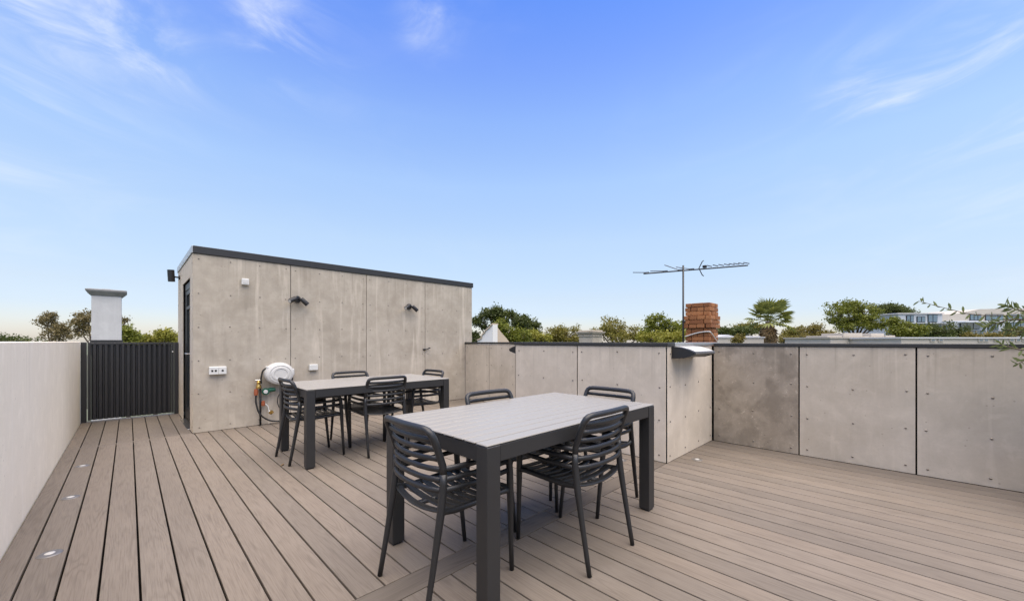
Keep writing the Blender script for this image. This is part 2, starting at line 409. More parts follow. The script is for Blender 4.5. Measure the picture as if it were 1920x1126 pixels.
deck = struct(MB().box((LW - .01, SOUTH, -.055), (RW + .01, 8.9, -.034)).build('deck', 'dark'))
PITCH, G0, GAP = .1432, -.389, .0095
_bm = {}
def board(x0, x1, y0, y1, along='Y'):
    w, l = x1 - x0, y1 - y0
    key = (round(w, 4), round(l, 4))
    if key not in _bm: _bm[key] = MB().box((-w / 2, -l / 2, -.024), (w / 2, l / 2, 0), .0018).mesh('deck_board', 'deck')
    inst('deck_board', _bm[key], deck, ((x0 + x1) / 2, (y0 + y1) / 2, random.uniform(-.0006, .0006)))
edges = [LW + .004] + [G0 + PITCH * k for k in range(0, 39)]
edges = [e for e in edges if e < RW - .02] + [RW - .002]
for i in range(len(edges) - 1):
    x0, x1 = edges[i] + GAP / 2, edges[i + 1] - GAP / 2
    if x1 - x0 < .02: continue
    board(x0, x1, SOUTH, BAY0 + .001)
    xm = (x0 + x1) / 2
    if x1 < BAYX + .01: board(x0, min(x1, BAYX - .002), 1.8005, 6.518 if x1 < HX0 + .03 else HY0 - .002)
    elif x0 < BAYX:
        board(x0, BAYX - .003, 1.8005, BAY1); board(x0, x1, BAY1 + .016, HY0 - .002)
    else: board(x0, x1, BAY1 + .016, HY0 - .002)
    if x1 < HX0 + .03: board(x0, min(x1, HX0 - .003), 6.556, 8.60)
# breaker board across the deck (two lengths) and the narrow one before the gate: boards laid along X
def cross_board(x0, x1, y0, y1):
    w, l = y1 - y0, x1 - x0
    me = MB().box((-w / 2, -l / 2, -.024), (w / 2, l / 2, 0), .0018).mesh('deck_board', 'deck_cross' if w > .1 else 'deck')
    inst('deck_board', me, deck, ((x0 + x1) / 2, (y0 + y1) / 2, .0003), (0, 0, rad(90)))
cross_board(LW + .004, 2.098, 1.6515, 1.7955); cross_board(2.101, BAYX - .004, 1.6515, 1.7955)
cross_board(LW + .004, HX0 - .003, 6.5215, 6.5525)

# ---- recessed deck lights
def deck_light(x, y, label):
    t = thing('deck_light', label, 'deck light', (x, y, 0), 0, 'round steel lights let into the deck')
    MB().lathe([(.001, .0035), (.030, .0045), (.047, .004), (.052, .0012), (.052, -.01)], (0, 0, 0), n=28).build('bezel', 'bezel', t, 'auto', world=False)
    MB().lathe([(.022, .0045), (.021, .0065), (.012, .0085), (.001, .009)], (0, 0, 0), n=24).build('lens', 'lamp_glass', t, True, world=False)
deck_light(-.317, 3.397, 'round steel deck light nearest the camera, by the white wall')
deck_light(-.318, 4.517, 'middle round steel deck light of the three along the white wall')
deck_light(-.316, 5.578, 'round steel deck light by the white wall, nearest the gate')
deck_light(4.115, 1.482, 'round steel deck light below the wall lamp in the parapet corner')
deck_light(3.551, 2.015, 'round steel deck light behind the table, half hidden by a chair')

# ---- left rendered wall
lw = thing('rendered_wall', 'tall pale rendered wall along the left of the deck', 'wall', (LW, 3, 0))
MB().box((LW - .18, SOUTH, -.05), (LW, 8.50, 1.2), .006).build('wall_body', 'render', lw)
MB().box((LW - .2, 8.505, -.05), (LW - .02, 9.4, 1.17), .006).build('wall_return', 'render', lw)

# ---- concrete panels with screws
def panel(parent, axis, face, a0, a1, z0, z1, sgn, mat, cols, rows, gap=.005, inset=.06, screws=True):
    """axis: the axis the panel runs along. face: coordinate of its visible face; sgn: side it faces"""
    t = .012
    a, b = a0 + gap, a1 - gap
    if axis == 'Y': p, q = (face, a, z0), (face - sgn * t, b, z1)
    else: p, q = (a, face, z0), (b, face - sgn * t, z1)
    o = MB().box(p, q, .0015).build('concrete_panel', mat, parent)
    if screws:
        m = MB()
        for i in range(cols):
            u = a + inset + (b - a - 2 * inset) * (i / (cols - 1) if cols > 1 else .5)
            for j in range(rows):
                z = z0 + .07 + (z1 - z0 - .14) * j / (rows - 1)
                uu = u + random.uniform(-.006, .006); zz = z + random.uniform(-.01, .01)
                prof = [(.0088, 0), (.0088, sgn * .003), (.005, sgn * .006), (.001, sgn * .0065)]
                if axis == 'Y': m.lathe(prof, (face, uu, zz), 'X', 8)
                else: m.lathe(prof, (uu, face, zz), 'Y', 8)
        m.build('screw_heads', 'screw', o)['kind'] = 'stuff'
    return o
CZ = 1.147
# right parapet
rp = thing('parapet_wall', 'long concrete panel parapet along the right of the deck', 'parapet', (RW, 0, 0))
MB().box((RW + .013, SOUTH, -.05), (RW + .19, BAY0 - .003, CZ)).build('backing', 'dark', rp)
ys = [BAY0 - .012, .784, -.078, -.94, -1.80, -2.66]
for i in range(len(ys) - 1):
    panel(rp, 'Y', RW, ys[i + 1], ys[i], .002, CZ - .003, -1, 'panel_stained' if i == 0 else 'panel', 3, 4, .006)
MB().box((RW - .012, SOUTH, CZ), (RW + .2, BAY0 - .02, 1.181), .003).build('capping', 'cap', rp)
# bay
bay = thing('parapet_bay', 'concrete panel bay jutting into the deck behind the front table', 'parapet', (BAYX, 2.7, 0))
MB().box((BAYX + .013, BAY0 + .013, -.05), (RW + .19, BAY1 - .013, CZ)).build('backing', 'dark', bay)
MB().box((BAYX + .013, BAY0 + .004, .004), (BAYX + .03, BAY0 + .02, CZ - .01)).build('corner_strip', 'cap', bay)
for a, b in ((1.65, 2.718), (2.718, 3.752)):
    panel(bay, 'Y', BAYX, a + .004, b, .002, 1.150, -1, 'panel_bay', 3, 4, .005)
panel(bay, 'X', BAY0, BAYX + .012, RW - .008, .002, 1.150, -1, 'panel_bay', 4, 4, .004)
panel(bay, 'X', BAY1, BAYX + .012, RW - .008, .002, 1.150, 1, 'panel', 4, 4, .004, screws=False)
MB().box((BAYX - .012, BAY0 - .012, 1.153), (BAYX + .17, BAY1 + .012, 1.190), .003).build('capping', 'cap', bay)
MB().box((BAYX + .173, BAY0 - .012, 1.1535), (RW + .2, BAY0 + .17, 1.1895), .003).build('capping', 'cap_pale', bay)
MB().box((BAYX + .173, BAY0 + .173, 1.1535), (RW + .2, BAY1 + .012, 1.186), .003).build('roof_sheet', 'cap_pale', bay)
# far parapet up to the hut
fp = thing('parapet_wall', 'short far concrete parapet meeting the stair hut', 'parapet', (RW, 5.2, 0))
MB().box((RW + .013, BAY1 + .02, -.05), (RW + .19, HY0 - .004, CZ)).build('backing', 'dark', fp)
for a, b in ((BAY1 + .02, 5.03), (5.03, 5.76), (5.76, HY0 - .012)):
    panel(fp, 'Y', RW, a, b, .002, 1.150, -1, 'panel', 3, 4, .006)
MB().box((RW - .012, BAY1 + .02, 1.153), (RW + .2, HY0 - .003, 1.190), .003).build('capping', 'cap', fp)

# ---- stair hut
hut = thing('stair_hut', 'concrete panel stair hut with dark roof edge at the far end', 'building', (HX0, HY0, 0))
HZ = 2.357
DY0, DY1 = 6.84, 7.86                      # door opening on the west side
MB().box((HX0 + .16, HY0 + .013, -.05), (HX1 - .013, HY1 - .013, HZ)).build('backing', 'dark', hut)
hx = [HX0, 1.746, 2.922, 4.088, HX1]
for i in range(4):
    panel(hut, 'X', HY0, hx[i], hx[i + 1], .003, HZ - .004, -1, 'panel_hut', 4, 6, .004)
wl = []
MB().box((HX0, HY0 + .0135, .003), (HX0 + .012, DY0 - .004, HZ - .004), .0015).build('concrete_panel', 'panel', hut)
MB().box((HX0, DY0 - .002, 2.075), (HX0 + .012, DY1 + .002, HZ - .004), .0015).build('concrete_panel', 'panel', hut)
wp = MB().box((HX0, DY1 + .004, .003), (HX0 + .012, HY1, HZ - .004), .0015).build('concrete_panel', 'panel', hut)
m = MB()
for y in (DY1 + .06, HY1 - .06):
    for k in range(6): m.lathe([(.0085, 0), (.0085, -.002), (.005, -.0045), (.001, -.005)], (HX0, y, .08 + k * .43), 'X', 8)
for k in range(6): m.lathe([(.0085, 0), (.0085, -.002), (.005, -.0045), (.001, -.005)], (HX0, HY0 + .05, .08 + k * .43), 'X', 8)
m.build('screw_heads', 'screw', wp)['kind'] = 'stuff'
MB().box((HX1 - .012, HY0 + .013, .003), (HX1, HY1, HZ - .004)).build('concrete_panel', 'panel', hut)
MB().box((HX0 + .013, HY1 - .012, .003), (HX1 - .013, HY1, HZ - .004)).build('concrete_panel', 'panel', hut)
MB().box((HX0 + .003, HY0 - .018, HZ), (HX1 + .02, HY0 + .03, 2.453), .003).build('fascia', 'cap', hut)
MB().box((HX0 - .012, HY0 - .016, HZ + .002), (HX0 + .002, HY1 + .02, 2.449), .002).build('verge_flashing', 'cap_pale', hut)
MB().box((HX0 + .004, HY0 + .032, HZ + .004), (HX1 + .02, HY1 + .02, 2.440)).build('roof', 'roofing', hut)
m = MB()
for k in range(7): m.lathe([(.006, 0), (.006, -.004), (.001, -.006)], (HX0 - .012, HY0 + .15 + k * .29, HZ + .02), 'X', 7)
m.build('rivet_heads', 'screw', hut)['kind'] = 'stuff'
# door
MB().box((HX0 + .03, DY0, .02), (HX0 + .07, DY0 + .075, 2.07), .003).build('door_frame', 'black', hut)
MB().box((HX0 + .03, DY1 - .075, .02), (HX0 + .07, DY1, 2.07), .003).build('door_frame', 'black', hut)
MB().box((HX0 + .03, DY0 + .077, 1.97), (HX0 + .07, DY1 - .077, 2.07), .003).build('door_frame', 'black', hut)
door = MB().box((HX0 + .035, DY0 + .079, .03), (HX0 + .068, DY1 - .079, .20), .003).build('door', 'black', hut)
for a, b in ((DY0 + .079, DY0 + .16), (DY1 - .16, DY1 - .079)):
    MB().box((HX0 + .035, a, .203), (HX0 + .068, b, 1.966), .003).build('stile', 'black', door)
MB().box((HX0 + .035, DY0 + .163, 1.68), (HX0 + .068, DY1 - .163, 1.73), .003).build('rail', 'black', door)
MB().box((HX0 + .035, DY0 + .163, 1.90), (HX0 + .068, DY1 - .163, 1.966), .003).build('rail', 'black', door)
MB().box((HX0 + .048, DY0 + .163, .205), (HX0 + .056, DY1 - .163, 1.677)).build('glass_pane', 'glass', door)
MB().box((HX0 + .048, DY0 + .163, 1.733), (HX0 + .056, DY1 - .163, 1.897)).build('glass_pane', 'glass', door)
h = MB().box((HX0 + .022, DY0 + .10, .93), (HX0 + .034, DY0 + .135, 1.15), .003)
h.tube([(HX0 + .03, DY0 + .117, 1.03), (HX0 - .025, DY0 + .117, 1.03), (HX0 - .03, DY0 + .125, 1.03), (HX0 - .03, DY0 + .24, 1.03)], .009, 8)
h.build('handle', 'steel', door, 'auto')
MB().box((HX0 - .03, DY0, -.002), (HX0 + .11, DY1, .012), .003).build('sill', 'steel', hut)
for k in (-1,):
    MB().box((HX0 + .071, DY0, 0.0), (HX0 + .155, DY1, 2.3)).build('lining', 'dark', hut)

# ---- gate
GY = 8.55
gt = thing('gate', 'black corrugated steel gate between white wall and stair hut', 'gate', (0, GY, 0))
MB().box((LW + .003, GY - .04, 0), (LW + .062, GY + .03, 1.190), .003).build('gate_post', 'gate', gt)
MB().box((HX0 - .055, GY - .04, 0), (HX0 - .004, GY + .03, 1.186), .003).build('gate_post', 'gate', gt)
MB().box((LW + .075, GY - .032, 1.155), (HX0 - .06, GY + .02, 1.186), .003).build('top_rail', 'gate', gt)
MB().box((LW + .075, GY - .032, .025), (LW + .105, GY + .02, 1.153), .003).build('stile', 'gate', gt)
MB().box((HX0 - .09, GY - .032, .025), (HX0 - .06, GY + .02, 1.153), .003).build('stile', 'gate', gt)
pr_ = []; x = LW + .107; n = 15; w = (HX0 - .092 - x) / n
for i in range(n):
    pr_ += [(x, 0), (x + w * .22, 0), (x + w * .36, -.028), (x + w * .86, -.028)]; x += w
pr_.append((x, 0))
vs = []; fs = []
for (a, b) in pr_: vs += [(a, GY + b - .002, .03), (a, GY + b - .002, 1.152), (a, GY + b + .001, .03), (a, GY + b + .001, 1.152)]
for i in range(len(pr_) - 1):
    o = i * 4; fs += [(o, o + 4, o + 5, o + 1), (o + 2, o + 3, o + 7, o + 6), (o + 1, o + 5, o + 7, o + 3), (o, o + 2, o + 6, o + 4)]
MB().add(vs, fs).build('corrugated_sheet', 'gate', gt)
MB().box((LW + .065, GY - .03, .2), (LW + .072, GY - .015, 1.0)).build('hinge_gap_light', 'bezel', gt)  # pale strip painted in for light showing through the hinge gap
MB().box((LW + .065, GY - .04, 0.001), (HX0 - .06, GY + .0, .009), .002).build('threshold', 'bezel', gt)
MB().lathe([(.011, 0), (.011, -.012), (.004, -.015)], (HX0 - .075, GY - .033, 1.03), 'Y', 10).build('lock_cylinder', 'steel', gt)

# ------------------------------------------------------------------ wall fittings
FY_ = HY0                                  # hut front face
t = thing('sensor_box', 'small square white box high on the stair hut wall', 'sensor', (1.165, FY_, 2.04))
MB().box((1.122, FY_ - .045, 1.995), (1.208, FY_ - .001, 2.082), .006).build('housing', 'white_plastic', t)
MB().box((1.138, FY_ - .049, 2.012), (1.192, FY_ - .044, 2.066), .002).build('cover', 'grey_plastic', t)
def double_spot(x, z, label):
    t = thing('spotlight', label, 'wall light', (x, FY_, z), 0, 'twin spotlights on the stair hut')
    MB().lathe([(.052, -.001), (.052, -.022), (.046, -.028), (.001, -.03)], (x, FY_, z), 'Y', 24).build('mount_plate', 'black', t, 'auto')
    for s_, dx, dz in ((-1, -.10, -.055), (1, .095, -.105)):
        a = Vector((x + s_ * .022, FY_ - .05, z + .01)); b = a + Vector((dx * .25, -.03, dz * .15)); d = Vector((dx, -.055, dz)).normalized()
        hd = MB().tube([b - d * .015, b - d * .01, b + d * .105, b + d * .112], [.020, .034, .034, .030], 18)
        o = hd.build('lamp_head', 'black', t, 'auto')
        MB().tube([(x + s_ * .015, FY_ - .02, z), a, b], .012, 8).build('arm', 'black', o, True)
        MB().tube([b + d * .1125, b + d * .1135], .025, 16).build('lens', 'lamp_glass', o)
double_spot(1.832, 1.845, 'black twin spotlight on the hut wall, the one nearer the door')
double_spot(3.735, 1.855, 'black twin spotlight on the hut wall, the one farther right')
def outlet(x0, x1, z0, z1, split, label, holes):
    t = thing('power_outlet', label, 'power outlet', ((x0 + x1) / 2, FY_, z0), 0)
    MB().box((x0, FY_ - .05, z0), (x1, FY_ - .001, z1), .006).build('back_box', 'white_plastic', t)
    for i in range(len(split) - 1):
        a, b = x0 + (x1 - x0) * split[i] + .003, x0 + (x1 - x0) * split[i + 1] - .003
        o = MB().box((a, FY_ - .058, z0 + .004), (b, FY_ - .051, z1 - .004), .003).build('face_plate', 'white_plastic', t)
        for hx_ in holes[i]:
            c = a + (b - a) * hx_
            MB().box((c - .011, FY_ - .0605, (z0 + z1) / 2 - .014), (c + .011, FY_ - .0575, (z0 + z1) / 2 + .012), .001).build('socket', 'black', o)
outlet(.760, .950, .757, .865, (0, .52, 1), 'wide white double power outlet on the hut wall beside the door', ((.32, .72), (.5,)))
outlet(1.995, 2.12, .752, .845, (0, 1), 'small white power outlet on the hut wall right of the hose reel', ((),))
t = thing('wall_latch', 'small black latch on the hut panel joint above the rear table', 'latch', (4.09, FY_, 1.06))
MB().box((4.035, FY_ - .02, 1.035), (4.09, FY_ - .001, 1.062), .003).build('plate', 'black', t)
MB().tube([(4.06, FY_ - .03, 1.05), (4.12, FY_ - .035, 1.052), (4.15, FY_ - .035, 1.075), (4.18, FY_ - .035, 1.075)], .011, 8).build('lever', 'black', t, True)
# floodlight on the door side
t = thing('floodlight', 'black cylinder floodlight high on the door side of the hut', 'wall light', (HX0, 8.25, 2.2))
MB().lathe([(.035, -.001), (.035, -.02), (.001, -.022)], (HX0, 8.25, 2.235), 'X', 16).build('mount_plate', 'black', t, 'auto')
MB().tube([(HX0 - .02, 8.25, 2.235), (HX0 - .075, 8.25, 2.24)], .012, 8).build('arm', 'black', t, True)
MB().tube([(HX0 - .115, 8.245, 2.345), (HX0 - .105, 8.25, 2.16)], .045, 18).build('lamp_head', 'black', t, 'auto')
# hose reel
rc = Vector((1.565, FY_ - .11, .735))
t = thing('hose_reel', 'round pale grey hose reel mounted on the hut wall', 'hose reel', (rc.x, FY_, .6))
MB().lathe([(.08, .105), (.165, .10), (.185, .06), (.188, -.02), (.175, -.065), (.14, -.085), (.135, -.078), (.118, -.082), (.112, -.09), (.088, -.092), (.083, -.084), (.001, -.086)], rc, 'Y', 40, 1.0, .86).build('casing', 'grey_plastic', t, 'auto')
MB().box((1.70, FY_ - .13, .70), (1.765, FY_ - .002, .80), .012).build('swivel_bracket', 'grey_plastic', t)
MB().box((1.40, FY_ - .16, .785), (1.45, FY_ - .05, .85), .012).build('hose_outlet', 'grey_plastic', t)
MB().tube(spline([(1.735, FY_ - .10, .705), (1.735, FY_ - .12, .64), (1.71, FY_ - .12, .58)]), .012, 8).build('hose_stop', 'black', t, True)
# tap set
t = thing('garden_tap', 'brass garden tap with green timer and hoses on the hut wall', 'tap', (1.36, FY_, .1))
MB().tube([(1.345, FY_ - .035, .002), (1.345, FY_ - .035, .56)], .013, 10).build('riser_pipe', 'black', t, True)
MB().lathe([(.030, .535), (.034, .555), (.026, .575), (.02, .60), (.024, .625), (.012, .64)], (1.315, FY_ - .07, 0), 'Z', 16).build('tap_body', 'brass', t, 'auto')
MB().tube([(1.345, FY_ - .035, .56), (1.33, FY_ - .06, .58)], .014, 10).build('elbow', 'brass', t, True)
MB().box((1.268, FY_ - .085, .642), (1.352, FY_ - .055, .660), .006).build('tap_handle', 'steel', t)
MB().lathe([(.024, .44), (.028, .47), (.022, .53)], (1.285, FY_ - .07, 0), 'Z', 14).build('hose_connector', 'copper', t, 'auto')
MB().lathe([(.046, -.02), (.05, 0), (.046, .03), (.03, .04)], (1.40, FY_ - .09, .485), 'Y', 20).build('timer_dial', 'green', t, 'auto')
MB().lathe([(.026, -.03), (.028, -.022), (.001, -.034)], (1.395, FY_ - .09, .485), 'Y', 16).build('timer_face', 'grey_plastic', t, 'auto')
MB().tube([(1.43, FY_ - .08, .50), (1.52, FY_ - .08, .505)], [.034, .028], 12).build('timer_body', 'green', t, 'auto')
MB().lathe([(.02, .28), (.025, .30), (.02, .35)], (1.375, FY_ - .06, 0), 'Z', 12).build('hose_connector', 'copper', t, 'auto')
MB().tube(spline([(1.395, FY_ - .06, .31), (1.43, FY_ - .07, .27), (1.44, FY_ - .07, .22)]), .007, 6).build('drip_tube', 'white_plastic', t, True)
MB().tube([(1.455, FY_ - .09, .165), (1.475, FY_ - .11, .19)], [.024, .028], 12).build('hose_nozzle', 'brass', t, 'auto')
MB().tube([(1.44, FY_ - .07, .205), (1.462, FY_ - .095, .175)], .012, 8).build('nozzle_neck', 'white_plastic', t, True)
MB().tube(spline([(1.425, FY_ - .10, .82), (1.37, FY_ - .09, .79), (1.345, FY_ - .08, .68), (1.35, FY_ - .07, .60)]), .011, 8).build('reel_hose', 'rubber', t, True)
MB().tube(spline([(1.285, FY_ - .07, .45), (1.285, FY_ - .075, .33), (1.33, FY_ - .09, .17), (1.46, FY_ - .10, .06), (1.66, FY_ - .09, .028), (1.80, FY_ - .08, .02)]), .011, 8).build('loose_hose', 'rubber', t, True)
MB().tube(spline([(1.62, FY_ - .03, .48), (1.57, FY_ - .03, .38), (1.57, FY_ - .03, .27), (1.63, FY_ - .04, .15), (1.70, FY_ - .05, .06)]), .006, 6).build('cable', 'rubber', t, True)

# wedge wall lamps on the bay
def wedge_lamp(face, sgn, label):
    x0, x1 = BAYX + .105, BAYX + .68
    t = thing('wall_lamp', label, 'wall lamp', ((x0 + x1) / 2, face, 1.03), 0)
    def prof(g): return [(face + sgn * .001, 1.030 + g), (face + sgn * .12, 1.036 + g), (face + sgn * .205, 1.062 + g), (face + sgn * .225, 1.075), (face + sgn * .222, 1.096), (face + sgn * .16, 1.122 - g), (face + sgn * .08, 1.143 - g), (face + sgn * .001, 1.148 - g)]
    MB().prism(prof(0), 'X', x0, x0 + .022).build('end_cap', 'black', t)
    MB().prism(prof(0), 'X', x1 - .022, x1).build('end_cap', 'black', t)
    MB().prism(prof(.004), 'X', x0 + .0225, x1 - .0225).build('body', 'cap', t)
    # pale top cover and steel lip
    MB().prism([(face + sgn * .004, 1.1482), (face + sgn * .08, 1.1432), (face + sgn * .16, 1.1222), (face + sgn * .215, 1.101), (face + sgn * .215, 1.103), (face + sgn * .16, 1.1258), (face + sgn * .08, 1.1468), (face + sgn * .004, 1.1518)], 'X', x0 + .05, x1 - .024).build('top_cover', 'lamp_silver', t)
    MB().box((x0 + .024, face + sgn * .2245, 1.076), (x1 - .024, face + sgn * .232, 1.096), .002).build('front_lip', 'bezel', t)
wedge_lamp(BAY0, -1, 'black and steel wedge wall lamp in the parapet corner')
wedge_lamp(BAY1, 1, 'small black wedge lamp on the far end of the bay')

# ------------------------------------------------------------------ furniture
def make_table(label, loc, L=1.59, Wd=.925):
    t = thing('table', label, 'table', loc, 0, 'charcoal slatted outdoor tables')
    HT = .752; n = 11
    x0, x1, y0, y1 = -L / 2, L / 2, -Wd / 2, Wd / 2
    w = Wd / n
    me = MB().box((x0, -w / 2 + .0045, -.009), (x1, w / 2 - .0045, 0), .0034).mesh('top_slat', 'tabletop')
    for i in range(n): inst('top_slat', me, t, (0, y0 + w * (i + .5), HT + random.uniform(-.0003, .0003)))
    MB().box((x0 + .02, y0 + .02, HT - .02), (x1 - .02, y1 - .02, HT - .0105)).build('under_frame', 'tableframe', t, world=False)
    lw_ = .078
    leg = MB().box((-lw_ / 2, -lw_ / 2, .012), (lw_ / 2, lw_ / 2, HT - .0105), .003).mesh('leg', 'tableframe')
    ft = MB().box((-lw_ / 2 + .008, -lw_ / 2 + .008, 0), (lw_ / 2 - .008, lw_ / 2 - .008, .0115), .002).mesh('foot', 'rubber')
    for sx in (-1, 1):
        for sy in (-1, 1):
            o = inst('leg', leg, t, (sx * (L / 2 - lw_ / 2 - .002), sy * (Wd / 2 - lw_ / 2 - .002), 0)); inst('foot', ft, o, (0, 0, 0))
    for sy in (-1, 1):
        y = sy * (Wd / 2 - .006); MB().box((x0 + lw_ + .004, y, HT - .085), (x1 - lw_ - .004, y - sy * .03, HT - .0115), .002).build('apron', 'tableframe', t, world=False)
    for sx in (-1, 1):
        x = sx * (L / 2 - .006); MB().box((x, y0 + lw_ + .004, HT - .085), (x - sx * .03, y1 - lw_ - .004, HT - .0115), .002).build('apron', 'tableframe', t, world=False)
    return t
make_table('charcoal slatted table in the foreground of the deck', (1.892, 1.722, 0))
make_table('charcoal slatted table by the stair hut, farther back', (1.99, 4.385, 0), 1.62)

def chair_meshes():
    out = []
    A = out.append
    R_ = .0165
    def post(z):      # rear post line: (half-width, y)
        K = [(0, .222, -.265), (.20, .221, -.228), (.43, .220, -.188), (.56, .219, -.172), (.64, .218, -.174), (.72, .217, -.200), (.79, .214, -.228)]
        for i in range(len(K) - 1):
            if K[i][0] <= z <= K[i + 1][0]:
                f_ = (z - K[i][0]) / (K[i + 1][0] - K[i][0]); return (K[i][1] + f_ * (K[i + 1][1] - K[i][1]), K[i][2] + f_ * (K[i + 1][2] - K[i][2]))
        return K[-1][1:]
    # back hoop: up one post above the arm, across, down the other
    pts = []
    for z in (.60, .64, .69, .74, .775): w, y = post(z); pts.append((-w, y, z))
    pts += [(-.208, -.233, .797), (-.192, -.240, .809), (-.165, -.2455, .8135), (-.08, -.253, .8145), (0, -.256, .8145)]
    full = pts + [(-x, y, z) for x, y, z in reversed(pts[:-1])]
    A(('back_hoop', MB().tube(full, .0168, 10).mesh('back_hoop', 'chair', True)))
    # legs
    for s in (-1, 1):
        zz = (0.003, .1, .2, .32, .43, .50, .56, .61)
        p = [(s * post(z)[0], post(z)[1], z) for z in zz]
        A(('leg', MB().tube(p, [.0125, .0135, .0145, .0165, .019, .0185, .018, .0172], 10).mesh('leg', 'chair', True)))
        fp_ = [(s * .205, .262, .003), (s * .212, .250, .15), (s * .221, .238, .30), (s * .229, .228, .43), (s * .233, .222, .53), (s * .234, .214, .60), (s * .232, .198, .631), (s * .231, .17, .643)]
        A(('leg', MB().tube(fp_, [.0125, .0135, .0155, .0185, .018, .0175, .017, .0165], 10).mesh('leg', 'chair', True)))
    # upper back slats
    def slat(z, sag, r, name, n=9):
        w, y = post(z); q = []
        for i in range(n):
            u = -1 + 2 * i / (n - 1); q.append((u * (w - .004), y - sag * (1 - u * u), z - .004 * (1 - u * u)))
        return MB().tube(q, r, 8, .62, up=(0, 0, 1)).mesh(name, 'chair', True)
    for z, sg in ((.768, .028), (.722, .036), (.677, .043)):
        A(('back_slat', slat(z, sg, .0128, 'back_slat')))
    # three rails that wrap from arm to arm
    for z, yf in ((.632, .175), (.585, .212), (.538, .218)):
        w, y = post(z); q = []
        half = [(.2335, yf, z + .006), (.2385, yf - .09, z + .003), (.2385, yf - .20, z), (.234, y + .07, z), (.224, y + .016, z - .001), (.200, y - .016, z - .002), (.15, y - .033, z - .003), (.08, y - .045, z - .004), (0, y - .049, z - .004)]
        q = half + [(-a, b, c) for a, b, c in reversed(half[:-1])]
        A(('arm_rail', MB().tube(q, .0138, 8, .72, up=(0, 0, 1)).mesh('arm_rail', 'chair', True)))
    # seat
    for s in (-1, 1):
        A(('seat_rail', MB().tube([(s * .218, -.185, .470), (s * .214, -.165, .436), (s * .214, -.10, .428), (s * .217, .06, .434), (s * .222, .19, .440), (s * .228, .232, .436)], [.013, .015, .0155, .0155, .0155, .0165], 8).mesh('seat_rail', 'chair', True)))
    A(('seat_spine', MB().tube([(0, -.165, .415), (0, 0, .410), (0, .235, .426)], .012, 8, 1.4).mesh('seat_spine', 'chair', True)))
    ns = 9
    for i in range(ns):
        y = -.165 + i * (.40 / (ns - 1)); dish = .020 - .008 * (i / (ns - 1))
        zc = .442 + .008 * (i / (ns - 1)) - .006 * math.sin(math.pi * i / (ns - 1)); d = .0185
        vs = []; fs = []; K = 9; w = .214 + .012 * i / (ns - 1)
        for k in range(K):
            u = -1 + 2 * k / (K - 1); z = zc - dish * (1 - u * u); x = u * w
            yb = -.020 * (1 - u * u) if i == 0 else 0
            for (a, b) in ((-d, -.002), (-d + .003, .003), (d - .003, .003), (d, -.002), (d - .003, -.008), (-d + .003, -.008)): vs.append((x, y + a + yb, z + b))
        for k in range(K - 1):
            for j in range(6): fs.append((k * 6 + j, k * 6 + (j + 1) % 6, (k + 1) * 6 + (j + 1) % 6, (k + 1) * 6 + j))
        fs += [tuple(range(6)), tuple(range((K - 1) * 6, K * 6))]
        A(('seat_slat', MB().add(vs, fs).mesh('seat_slat', 'chair', 'auto')))
    return out
CH = chair_meshes()
def chair(x, y, face, label):
    """x,y: middle of the feet; face: direction faced, degrees clockwise from +Y"""
    t = thing('chair', label, 'chair', (x, y, 0), rad(-face), 'charcoal slatted armchairs')
    for n_, me in CH: inst(n_, me, t, (0, 0, 0))
chair(1.176, 1.662, 91, 'charcoal slatted chair in the foreground, back to the camera at the front table')
chair(1.893, 1.392, 0, 'charcoal slatted chair on the near long side of the front table')
chair(1.945, 1.985, 181, 'charcoal slatted chair on the far long side of the front table')
chair(2.527, 1.672, -90, 'charcoal slatted chair at the far right end of the front table')
chair(1.362, 4.388, 89, 'charcoal slatted chair at the hose reel end of the rear table')
chair(1.985, 4.138, 1, 'charcoal slatted chair on the near long side of the rear table')
chair(1.985, 4.675, 180, 'charcoal slatted chair against the hut side of the rear table')
chair(2.635, 4.37, -91, 'charcoal slatted chair at the parapet end of the rear table')
m = MB(); v = [(0, 0, .004), (.018, .012, .010), (.045, .010, .006), (.060, 0, .012), (.042, -.012, .006), (.016, -.010, .012)]
m.add(v + [(a, b, c - .0015) for a, b, c in v], [(0, 1, 2, 3), (0, 3, 4, 5), (6, 9, 8, 7), (6, 11, 10, 9)] + [(i, (i + 1) % 6, (i + 1) % 6 + 6, i + 6) for i in range(6)])
lf = m.build('dry_leaf', 'palm_dry'); lf.location = (1.045, 4.22, 0); lf.rotation_euler = (0, 0, 1.0)
tag(lf, 'small dry leaf on the deck beside the rear table', 'leaf')

# ------------------------------------------------------------------ neighbouring roofs
# white chimney behind the gate
wc = thing('chimney', 'white rendered chimney with flared cap behind the gate', 'chimney', (-.33, 12.2, GZ))
MB().box((-.557, 12, GZ), (-.108, 12.45, 2.17), .01).build('shaft', 'chimney_white', wc)
MB().box((-.575, 11.98, .9), (-.09, 12.47, 1.235), .008).build('plinth', 'cap', wc)
m = MB()
ring = [(0, 2.17), (.025, 2.20), (.075, 2.255), (.085, 2.275), (.085, 2.30), (.03, 2.315)]
vs = []; fs = []
for (e, z) in ring: vs += [(-.557 - e, 12 - e, z), (-.108 + e, 12 - e, z), (-.108 + e, 12.45 + e, z), (-.557 - e, 12.45 + e, z)]
for i in range(len(ring) - 1):
    for k in range(4): k2 = (k + 1) % 4; fs.append((i * 4 + k, i * 4 + k2, i * 4 + k2 + 4, i * 4 + k + 4))
fs += [(3, 2, 1, 0), tuple(len(vs) - 4 + k for k in range(4))]
m.add(vs, fs).build('cap', 'cap_grey', wc)
